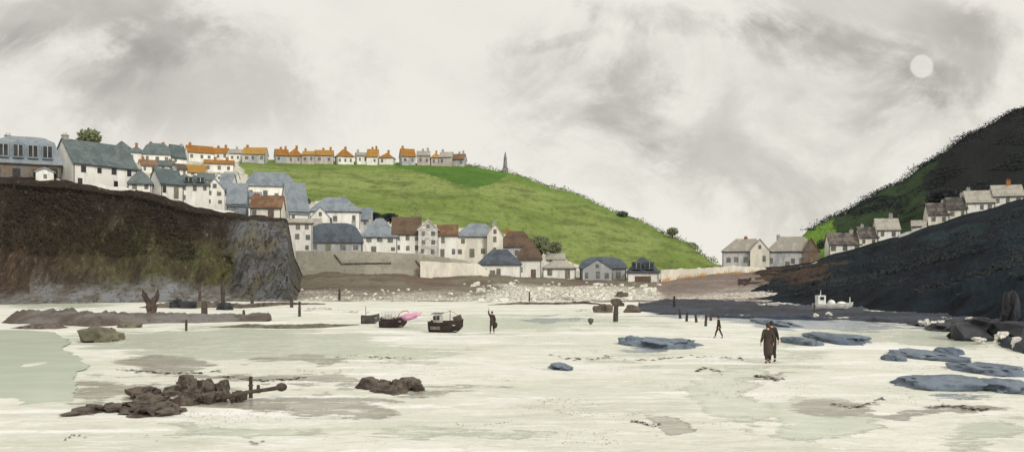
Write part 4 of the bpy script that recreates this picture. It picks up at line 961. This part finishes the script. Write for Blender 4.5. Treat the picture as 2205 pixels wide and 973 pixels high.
# ------------------------------------------------------------------ boats
def hull_mesh(L, B, H, m, sheer=.35, open_=True, bow=1):
    bm = bmesh.new(); n = 18; rings = []
    def half(u): return B/2*max(.03, (1-abs(max(0, (u-.35)/.65))**2.2)*(1 if u > .35 else .72+.28*(u/.35)))
    for i in range(n+1):
        u = i/n; b = half(u); x = bow*(u-.5)*L; top = H*(.82+sheer*(u-.35)**2*1.6); keel = .0+H*.5*max(0, (u-.75)/.25)**2; r = []
        prof = [(1, top), (.95, keel+(top-keel)*.62), (.78, keel+(top-keel)*.25), (.35, keel+.02), (0, keel)]
        full = [(-q, z) for q, z in prof]+[(q, z) for q, z in prof[::-1][1:]]
        for q, z in full: r.append(bm.verts.new((x+bow*.18*L*.3*max(0, u-.85)/.15*(z/H)*.5, q*b, z)))
        rings.append(r)
    k = len(rings[0])
    for i in range(n):
        for j in range(k-1): bm.faces.new((rings[i][j], rings[i+1][j], rings[i+1][j+1], rings[i][j+1]))
    bm.faces.new(rings[0]); bm.faces.new(rings[-1][::-1])
    g = [r[0].co.copy() for r in rings], [r[-1].co.copy() for r in rings]
    bmesh.ops.solidify(bm, geom=bm.faces[:], thickness=.035)
    return bmk('hull', bm, m, False), g
def boat(px, py, w, h, m, label, yaw=0, bow=1, d=None, z=0, rail='timber', name='dinghy', heel=0):
    if d is None: d = gd(py)
    s = d/F; L = w*s; H = h*s; B = L*.4
    root = thing(name, ((px-CX)/F*d, d+B*.3, z), label, 'boat', None, R(yaw)); root.rotation_euler[0] = R(heel)
    me, g = hull_mesh(L, B, H, M[m], bow=bow); ob('hull', me, root)
    bm = bmesh.new()
    for side in g: btube(bm, [c+Vector((0, 0, .02)) for c in side], [.03]*len(side), 6)
    ob('gunwale', bmk('gunwale', bm, M[rail]), root)
    for fx in (-.22, .06, .28):
        o = ob('thwart', box_mesh('thwart', .16, B*.8, .04, M['boat_in']), root); o.location = (fx*L*bow, B*.4, H*.62)
    bm = bmesh.new(); bbox(bm, (0, 0, H*.16), (L*.7, B*.42, .03)); ob('floor_boards', bmk('floor_boards', bm, M['boat_in']), root)
    bm = bmesh.new(); bbox(bm, (-bow*(L*.5+.03), 0, H*.42), (.05, B*.12, H*.9)); ob('rudder', bmk('rudder', bm, M['timber']), root)
    return root, L, H, B, d
b1, L, H, B, d1 = boat(797, 697, 38, 20, 'hull_grey', 'small grey dinghy beached left of the other two boats', yaw=14)
bm = bmesh.new(); btube(bm, [(-L*.25, 0, H*.3), (-L*.27, 0, H*1.9)], [.03, .02], 6); btube(bm, [(-L*.25, 0, H*1.2), (-L*.05, 0, H*1.3)], [.02, .015], 6); ob('short_mast', bmk('short_mast', bm, M['timber']), b1)
b2, L, H, B, d2 = boat(846, 706, 60, 24, 'hull_dark', 'dark brown dinghy with white rails and a pink tarpaulin at its bow', yaw=-8, heel=6)
bm = bmesh.new()
for i in range(6):
    x = -L*.45+i*L*.12
    for sy in (-1, 1): btube(bm, [(x, sy*B*.36, H*.7), (x, sy*B*.36, H*1.42)], [.022, .022], 6)
for sy in (-1, 1): btube(bm, [(-L*.45, sy*B*.36, H*1.42), (L*.15, sy*B*.36, H*1.42)], [.022, .022], 6)
ob('rail', bmk('rail', bm, M['frame']), b2)
bm = bmesh.new(); bbox(bm, (-L*.2, 0, H*.95), (L*.25, B*.5, H*.5)); bmesh.ops.bevel(bm, geom=bm.edges[:], offset=.03, segments=2, affect='EDGES'); ob('engine_box', bmk('engine_box', bm, M['boat_in']), b2)
# pink tarpaulin bundle over the bow
s = d2/F
bm = bmesh.new(); bmesh.ops.create_icosphere(bm, subdivisions=4, radius=1)
for v in bm.verts:
    c = v.co.copy(); v.co = Vector((c.x*.82, c.y*.38, c.z*.23+.16*c.x+.05*c.x*c.x))*(1+.22*fbm(c.x*2, c.y*2, c.z*2, 4)+.08*abs(fbm(c.x*6, c.y*6, c.z*3, 3)))
tp = thing('tarpaulin', ((881-CX)/F*d2, d2+.15, CH+(HZ-682)/F*d2), 'pink tarpaulin bundle piled over the bow of the dark brown dinghy', 'tarpaulin', None, R(-8))
ob('sheet', bmk('sheet', bm, M['pink'], True), tp)
bm = bmesh.new(); btube(bm, [(-.72, -.3, 0), (-.62, -.34, .28), (-.35, -.3, .42), (-.05, -.28, .44), (.02, -.3, .3)], [.03]*5, 6); ob('lashing', bmk('lashing', bm, M['redrope'], True), tp)
b3, L, H, B, d3 = boat(960, 716, 76, 27, 'hull_dark', 'largest dark boat with a small pale cabin and raised bow, right of the pink tarpaulin', yaw=-16, heel=5, name='fishing_boat')
cb = ob('cabin', box_mesh('cabin', L*.22, B*.5, H*.8, M['boat_in']), b3); cb.location = (-L*.24, B*.27, H*.55)
for x in (-.07, .07):
    p = ob('window', box_mesh('window', L*.08, .03, H*.3, M['glass']), cb); p.location = (x*L*.8, -B*.55, H*.5)
rf_ = ob('roof', box_mesh('roof', L*.3, B*.68, .05, M['hull_grey']), cb); rf_.location = (0, B*.06, H*.95)
bm = bmesh.new(); bbox(bm, (L*.36, 0, H*1.12), (L*.22, B*.3, H*.5), Matrix.Rotation(-.35, 3, 'Y')); ob('foredeck', bmk('foredeck', bm, M['hull_dark']), b3)
bm = bmesh.new(); btube(bm, [(L*.12, 0, H*.3), (L*.14, 0, H*1.8)], [.03, .02], 6); btube(bm, [(L*.14, 0, H*1.75), (L*.46, 0, H*1.3)], [.012, .012], 5); btube(bm, [(L*.14, 0, H*1.75), (-L*.1, 0, H*1.5)], [.012, .012], 5); ob('mast', bmk('mast', bm, M['timber']), b3)
bm = bmesh.new(); bbox(bm, (-L*.25, -B*.5, H*.42), (L*.3, .03, H*.28)); ob('name_board', bmk('name_board', bm, M['hull_grey']), b3)
# white boat under the headland
db = SHADE_SHELF.ray(1800, 669); zb = SHADE_SHELF.zat(1800, db)+.12
b4, L, H, B, d4 = boat(1798, 672, 84, 14, 'hull_white', 'white open boat with a small wheelhouse below the dark headland', yaw=4, d=db, z=zb, rail='frame', name='launch')
cb = ob('wheelhouse', box_mesh('wheelhouse', L*.2, B*.5, H*1.6, M['hull_white']), b4); cb.location = (-L*.34, B*.25, H*.6)
p = ob('window', box_mesh('window', L*.1, .03, H*.5, M['glass']), cb); p.location = (0, -B*.5, H*.9)
bm = bmesh.new(); btube(bm, [(-L*.34, 0, H*2.1), (-L*.33, 0, H*3.0)], [.05, .02], 6); ob('mast', bmk('mast', bm, M['hull_white']), b4)
for fx, w_, h_ in ((-.05, .2, .9), (.22, .24, .5)):
    bm = bmesh.new(); bmesh.ops.create_icosphere(bm, subdivisions=2, radius=1, matrix=Matrix.Translation((fx*L, 0, H*.9)) @ Matrix.Diagonal((w_*L*.5, B*.28, h_*H*.7, 1))); ob('canvas_cover', bmk('canvas_cover', bm, M['hull_white'], True), b4)
bm = bmesh.new(); btube(bm, [(L*.44, 0, H*.7), (L*.44, 0, H*1.9)], [.07, .04], 6); ob('bow_post', bmk('bow_post', bm, M['hull_white']), b4)
db = SHADE_SHELF.ray(1666, 661); zb = SHADE_SHELF.zat(1666, db)+.1
boat(1666, 662, 26, 8, 'hull_white', 'tiny white rowing boat on the dark rocks above the couple in coats', yaw=-5, d=db, z=zb, rail='frame', name='rowing_boat')
dq = HEAD.ray(1789, 644); zq = CH+(HZ-645)/F*dq
rock(1789, 645, 10, 6, M['rock_pale'], 'single white rock on the dark slope above the white open boat', 3, d=dq, z=zq, name='pale_rock', rough=.4)

# weed strands and pebbles on the sand
rr = random.Random(31); vs = []; fs = []
for (x0, x1, py, n) in ((1498, 1556, 797, 60), (1625, 1690, 814, 80), (1340, 1600, 772, 60), (1880, 1905, 862, 20), (1995, 2130, 878, 110), (1790, 1880, 872, 50), (1180, 1320, 770, 40), (720, 900, 768, 60), (640, 760, 800, 60), (470, 660, 815, 120), (250, 480, 800, 120), (140, 185, 942, 40), (1355, 1420, 912, 110), (980, 1110, 915, 40), (540, 570, 952, 16), (1705, 1735, 788, 40), (60, 160, 905, 60), (1240, 1400, 668, 60), (650, 770, 668, 60)):
    for i in range(n):
        f = rr.random(); px = x0+(x1-x0)*f; q = gp(px, py+4*math.sin(f*5+x0)+rr.gauss(0, 1.6)); a = rr.uniform(-.5, .5); L = rr.uniform(.03, .11)*q.y/26; k = len(vs); v = Vector((math.cos(a)*L, math.sin(a)*L, 0)); u = Vector((-v.y, v.x, 0))*.3; h = Vector((0, 0, rr.uniform(.01, .035)))
        vs += [q-v, q+u+h, q+v, q-u+h*1.4]; fs.append((k, k+1, k+2, k+3))
tag(ob('seaweed', mk('seaweed', vs, fs, M['timber'])), 'thin strands of dark weed on the sand', 'seaweed', kind='stuff')

rr = random.Random(77); vs = []; fs = []
while len(fs) < 14000:
    px = rr.uniform(-100, 2300); py = 960-260*rr.random()**.8; q = gp(px, py)
    if fbm(q.x*.3, q.y*.2, 4, 4)+.25*fbm(q.x*1.3, q.y, 8, 3) < .12+.3*rr.random(): continue
    a = rr.uniform(.008, .026)*(1+q.y/60); k = len(vs); b = a*rr.uniform(.6, 1.1); h = a*.6; th = rr.uniform(0, 3.1); c_, s_ = math.cos(th), math.sin(th)
    vs += [q+Vector((a*c_, a*s_, .01)), q+Vector((-b*s_, b*c_, .01)), q+Vector((-a*c_, -a*s_, .01)), q+Vector((b*s_, -b*c_, .01)), q+Vector((0, 0, h))]
    fs += [(k+i, k+(i+1) % 4, k+4) for i in range(4)]
tag(ob('pebbles', mk('pebbles', vs, fs, wash('grey_pebbles', lin(172, 166, 150), lin(150, 144, 132), lin(112, 106, 98), 1.5, 6, rand=False))), 'small grey pebbles scattered over the sand', 'pebbles', kind='stuff')

# ------------------------------------------------------------------ people
def skin_obj(name, verts, edges, m, parent, root=0, sub=2, aspect=None):
    bm = bmesh.new(); lay = bm.verts.layers.skin.verify(); V = []
    for i, (co_, r) in enumerate(verts):
        v = bm.verts.new(co_); v[lay].radius = r if isinstance(r, tuple) else (r, r); v[lay].use_root = (i == root); V.append(v)
    for a, b in edges: bm.edges.new((V[a], V[b]))
    me = bpy.data.meshes.new('tmp'); bm.to_mesh(me); bm.free()
    o = bpy.data.objects.new('tmp', me); COL.objects.link(o)
    sk = o.modifiers.new('skin', 'SKIN'); sk.use_smooth_shade = True
    ss_ = o.modifiers.new('sub', 'SUBSURF'); ss_.levels = sub; ss_.render_levels = sub
    dg = bpy.context.evaluated_depsgraph_get(); dg.update()
    me2 = bpy.data.meshes.new_from_object(o.evaluated_get(dg)); me2.name = name
    bpy.data.objects.remove(o); me2.materials.clear(); me2.materials.append(m)
    return ob(name, me2, parent)
def person(loc, hgt, label, coat='coat_brown', rz=0, stride=.18, arms=((-.1, 0), (.1, 0)), longcoat=.55, raise_r=False, lean=0, turn=0):
    """Local +Y is the way the person faces; figure is modelled 1.70 m tall and scaled."""
    root = thing('person', loc, label, 'person', None, rz); k = hgt/1.70; root.scale = (k, k, k)
    st = stride
    J = {}; V = []; E = []
    def v(nm, co_, r): J[nm] = len(V); V.append((Vector(co_), r)); return J[nm]
    def e(*ns):
        for a, b in zip(ns, ns[1:]): E.append((J[a], J[b]))
    v('pel', (0, 0, .93), (.13, .10)); v('waist', (0, .01+lean*.3, 1.08), (.125, .095)); v('chest', (0, .02+lean*.6, 1.28), (.15, .11)); v('neck0', (0, .02+lean, 1.42), .06); v('neck', (0, .03+lean, 1.48), .052)
    v('head0', (turn*.01, .05+lean, 1.54), (.066, .075)); v('head1', (0, .05+lean, 1.61), (.076, .092)); v('head2', (0, .04+lean, 1.665), (.06, .075))
    v('nose', (turn*.06, .155+lean, 1.575), .014)
    e('pel', 'waist', 'chest', 'neck0', 'neck', 'head0', 'head1', 'head2'); e('head0', 'nose')
    for sd, nm in ((-1, 'l'), (1, 'r')):
        f = st*sd
        v('hip'+nm, (sd*.095, 0, .88), .088); v('kne'+nm, (sd*.10, f*.6+.04, .49), .058); v('ank'+nm, (sd*.10, f, .09+(.03 if f < 0 else 0)), .04); v('toe'+nm, (sd*.11, f+.16, .035), .034)
        e('pel', 'hip'+nm, 'kne'+nm, 'ank'+nm, 'toe'+nm)
        a = arms[0 if sd < 0 else 1]
        v('sho'+nm, (sd*.17, .02+lean*.8, 1.38), .06)
        if raise_r and sd > 0:
            el = (sd*.30, .05, 1.55); wr = (sd*.26, .08, 1.80); hd = Vector((0, 0, 1))
        else:
            el = (sd*.235, .0+a[0]*.5+lean*.5, 1.11); wr = (sd*(.25+a[1]), a[0]+.08+lean*.4, .88); hd = Vector((0, .15, -1)).normalized()
        v('elb'+nm, el, .042); v('wri'+nm, wr, .028); w = Vector(wr)
        v('pal'+nm, w+hd*.06, (.034, .018)); e('chest', 'sho'+nm, 'elb'+nm, 'wri'+nm, 'pal'+nm)
        sx = Vector((0, 1, 0))
        for q, (o_, ln) in enumerate(((-.028, .07), (-.009, .085), (.010, .08), (.028, .06))):
            b0 = w+hd*.085+sx*o_
            v(f'f{q}a'+nm, b0+hd*.02, .0095); v(f'f{q}b'+nm, b0+hd*ln*.6+Vector((-sd*.006, 0, 0)), .009); v(f'f{q}c'+nm, b0+hd*ln+Vector((-sd*.025, 0, 0)), .008)
            e('pal'+nm, f'f{q}a'+nm, f'f{q}b'+nm, f'f{q}c'+nm)
        v('t0'+nm, w+hd*.04+sx*.036, .011); v('t1'+nm, w+hd*.075+sx*.058, .010); v('t2'+nm, w+hd*.10+sx*.062, .008); e('pal'+nm, 't0'+nm, 't1'+nm, 't2'+nm)
    skin_obj('body', V, E, M['skin'], root)
    g = lambda n: V[J[n]][0]
    # coat: torso, sleeves and skirt
    cv = [(g('pel')+Vector((0, 0, .0)), (.185, .145)), (g('waist'), (.165, .13)), (g('chest'), (.185, .14)), (g('neck0')+Vector((0, 0, .02)), .085)]; ce = [(0, 1), (1, 2), (2, 3)]
    for nm in 'lr':
        i = len(cv); cv += [(g('sho'+nm), .088), (g('elb'+nm), .066), (g('elb'+nm).lerp(g('wri'+nm), .92), .05)]; ce += [(2, i), (i, i+1), (i+1, i+2)]
    skin_obj('coat', cv, ce, M[coat], root)
    n = 20; vs = []; fs = []; zb = .93-longcoat
    rows = [(1.12, .165, .128), (.98, .19, .15), (.85, .2, .165), ((.85+zb)/2, .195, .165+abs(st)*.2), (zb, .165, .15+abs(st)*.3)]
    for z_, a, b in rows:
        for q in range(n):
            th = 2*math.pi*q/n; f = 1+.05*math.sin(th*5+z_*3); vs.append((a*f*math.cos(th), b*f*math.sin(th)+.01, z_))
    for r_ in range(len(rows)-1):
        for q in range(n): fs.append((r_*n+q, r_*n+(q+1) % n, (r_+1)*n+(q+1) % n, (r_+1)*n+q))
    ob('coat_skirt', mk('coat_skirt', vs, fs, M[coat], True), root)
    tv = [(g('pel')-Vector((0, 0, .03)), (.135, .105))]; te = []
    for nm in 'lr':
        i = len(tv); tv += [(g('hip'+nm), .1), (g('kne'+nm), .074), (g('ank'+nm)+Vector((0, 0, .03)), .058)]; te += [(0, i), (i, i+1), (i+1, i+2)]
    skin_obj('trousers', tv, te, M['trouser'], root)
    for nm in 'lr':
        skin_obj('shoe', [(g('ank'+nm)-Vector((0, .03, .02)), .05), (g('toe'+nm)-Vector((0, .02, -.01)), .044)], [(0, 1)], M['coat_black'], root)
    bm = bmesh.new(); bmesh.ops.create_icosphere(bm, subdivisions=3, radius=1)
    for q in bm.verts[:]:
        c = q.co
        q.co = Vector((c.x*.093, c.y*.108+.03+lean, c.z*.115+1.615))*1.0
        if c.y > .35 and c.z < .35: q.co.y = .07+lean
        q.co += Vector((1, 1, 1))*.004*fbm(c.x*6, c.y*6, c.z*6)
    ob('hair', bmk('hair', bm, M['hair'], True), root)
    return root
p = gp(1654, 783); person((p.x, p.y, .0), 1.66, 'person in a long dark brown coat, left of the couple walking away over the sand', 'coat_brown', rz=R(-4), stride=.14, longcoat=.58, arms=((-.06, .05), (.05, 0)))
p = gp(1665, 781); person((p.x+.04, p.y+.36, .0), 1.72, 'person in a long blackish coat, right of the couple walking away over the sand', 'coat_black', rz=R(6), stride=-.12, longcoat=.6, arms=((.04, 0), (-.05, .06)))
p = gp(1060, 718); pr = person((p.x, p.y, 0), 1.42, 'person in dark clothes with one arm raised, right of the largest boat', 'coat_brown', rz=R(150), stride=.1, longcoat=.3, raise_r=True)
bg = thing('bag', (p.x+.2, p.y-.1, .55), 'dark sack hanging at the side of the person with a raised arm', 'bag')
bm = bmesh.new(); bmesh.ops.create_icosphere(bm, subdivisions=3, radius=1)
for v in bm.verts: v.co = Vector((v.co.x*.13, v.co.y*.1, v.co.z*.2))*(1+.2*fbm(v.co.x*2, v.co.y*2, v.co.z*2))
ob('sack', bmk('sack', bm, M['coat_black'], True), bg)
bm = bmesh.new(); btube(bm, [(-.08, 0, .15), (-.12, 0, .4), (-.05, .05, .62)], [.015]*3, 6); ob('strap', bmk('strap', bm, M['coat_black']), bg)
p = gp(1548, 728); person((p.x, p.y, 0), 1.3, 'lone walker in dark clothes striding beyond the couple in coats', 'coat_black', rz=R(70), stride=.3, longcoat=.12)

# ------------------------------------------------------------------ sky and light
SUN_EL, SUN_AZ = 34, 148          # degrees; azimuth measured from +Y clockwise towards +X (behind, to the right)
w = bpy.data.worlds.new('World'); scene.world = w; w.use_nodes = True
t = NT(w.node_tree)
sky = t.n('ShaderNodeTexSky', sky_type='NISHITA', sun_disc=False); sky.sun_elevation = R(SUN_EL); sky.sun_rotation = R(SUN_AZ)
co = t.n('ShaderNodeTexCoord').outputs['Generated']
sp = t.n('ShaderNodeSeparateXYZ'); t.L.new(co, sp.inputs[0])
yy = t.m('MAXIMUM', t.m('ABSOLUTE', sp.outputs[1]), .05)
U = t.m('DIVIDE', sp.outputs[0], yy); Vv = t.m('DIVIDE', sp.outputs[2], yy)     # bearing and height of each sky direction
cb = t.n('ShaderNodeCombineXYZ'); t.L.new(U, cb.inputs[0]); t.L.new(Vv, cb.inputs[1]); P = cb.outputs[0]
n1 = t.noise(P, 5.0, 6, .62, .6); n2 = t.noise(t.scaled(P, (1, 1.5, 1)), 12, 8, .74, .4); n3 = t.noise(t.scaled(P, (1, 2.4, 1)), 2.2, 5, .6, .8)
jit = t.m('ADD', t.m('MULTIPLY', t.m('SUBTRACT', n1, .5), 1.5), t.m('MULTIPLY', t.m('SUBTRACT', n2, .5), .8))
BL = [(190, 45, 340, 110, .30, .0), (330, 150, 560, 220, .16, 0), (110, 140, 280, 80, .20, 0), (330, 160, 380, 130, .18, 0), (180, 215, 240, 60, .10, 0), (560, 60, 110, 50, .08, 0),
      (1500, 50, 270, 42, .34, -.12), (1760, 105, 300, 70, .32, -.2), (1380, 225, 120, 125, .26, 0), (1940, 215, 120, 30, .26, 0), (1850, 262, 90, 36, .24, 0), (1740, 220, 680, 330, .30, 0), (1250, 200, 300, 120, .08, 0), (2080, 130, 170, 130, .20, 0), (1230, 85, 110, 18, .18, .25), (1560, 340, 240, 60, .10, 0), (2150, 60, 120, 50, .12, 0), (1820, 420, 200, 60, .06, 0)]
tot = None
for (bx, by, rx, ry, dk, sl) in BL:
    u0, v0 = (bx-CX)/F, (HZ-by)/F
    du = t.m('SUBTRACT', U, u0); dv = t.m('SUBTRACT', t.m('SUBTRACT', Vv, v0), t.m('MULTIPLY', du, sl))
    q = t.m('ADD', t.m('POWER', t.m('ABSOLUTE', t.m('MULTIPLY', du, F/rx)), 2.0), t.m('POWER', t.m('ABSOLUTE', t.m('MULTIPLY', dv, F/ry)), 2.0))
    f = t.m('MULTIPLY', t.ss(t.m('ADD', t.m('SUBTRACT', 1.0, q), t.m('MULTIPLY', jit, 2.6)), -.15, 1.05), dk)
    tot = f if tot is None else t.m('ADD', tot, f)
tot = t.m('ADD', tot, t.m('MULTIPLY', t.ss(n3, .45, .7), .09))
tot = t.m('MULTIPLY', tot, t.ss(n2, .2, .75, 1.15, .75))
tot = t.m('MULTIPLY', tot, t.ss(n1, .36, .58, .55, 1.1))
tot = t.m('DIVIDE', tot, t.m('ADD', 1.0, t.m('MULTIPLY', tot, .55)))
# pale disc behind thin cloud
mu, mv = (1985-CX)/F, (HZ-143)/F
dq = t.m('SQRT', t.m('ADD', t.m('POWER', t.m('ABSOLUTE', t.m('SUBTRACT', U, mu)), 2.0), t.m('POWER', t.m('ABSOLUTE', t.m('SUBTRACT', Vv, mv)), 2.0)))
disc = t.m('MULTIPLY', t.ss(t.m('ADD', dq, t.m('MULTIPLY', t.m('SUBTRACT', n2, .5), .003)), 25/F*1.12, 25/F*.84), t.m('GREATER_THAN', sp.outputs[1], 0.0))
tot = t.m('MULTIPLY', tot, t.m('SUBTRACT', 1.0, t.m('MULTIPLY', disc, .7)))
ccol = t.mix(t.m('MULTIPLY', tot, 1.25, clamp=True), lin(240, 236, 227), lin(126, 121, 115))
bgc = t.n('ShaderNodeBackground'); t.L.new(ccol, bgc.inputs[0]); bgc.inputs[1].default_value = 1.0
bgs = t.n('ShaderNodeBackground'); t.L.new(sky.outputs[0], bgs.inputs[0]); bgs.inputs[1].default_value = .1
mx = t.n('ShaderNodeMixShader'); mx.inputs[0].default_value = .96
t.L.new(bgs.outputs[0], mx.inputs[1]); t.L.new(bgc.outputs[0], mx.inputs[2])
o = t.n('ShaderNodeOutputWorld'); t.L.new(mx.outputs[0], o.inputs[0])

sl = bpy.data.lights.new('sun', 'SUN'); sl.energy = 1.9; sl.angle = R(12); sl.color = (1, .965, .9)
so = bpy.data.objects.new('sun', sl); COL.objects.link(so)
dirv = Vector((math.sin(R(SUN_AZ))*math.cos(R(SUN_EL)), math.cos(R(SUN_AZ))*math.cos(R(SUN_EL)), math.sin(R(SUN_EL))))
so.rotation_euler = dirv.to_track_quat('Z', 'Y').to_euler(); so.location = dirv*200

cam = bpy.data.cameras.new('camera'); cam.sensor_width = 36; cam.lens = 36*F/2205; cam.shift_y = (HZ-486.5)/2205; cam.clip_end = 20000; cam.clip_start = .1
cob = bpy.data.objects.new('camera', cam); COL.objects.link(cob); cob.location = (0, 0, CH); cob.rotation_euler = (R(90), 0, 0)
scene.camera = cob
vs_ = scene.view_settings; vs_.view_transform = 'Standard'; vs_.look = 'None'; vs_.exposure = 0.0; vs_.gamma = 1.0; vs_.use_curve_mapping = False
scene.cycles.max_bounces = 5; scene.cycles.use_denoising = True
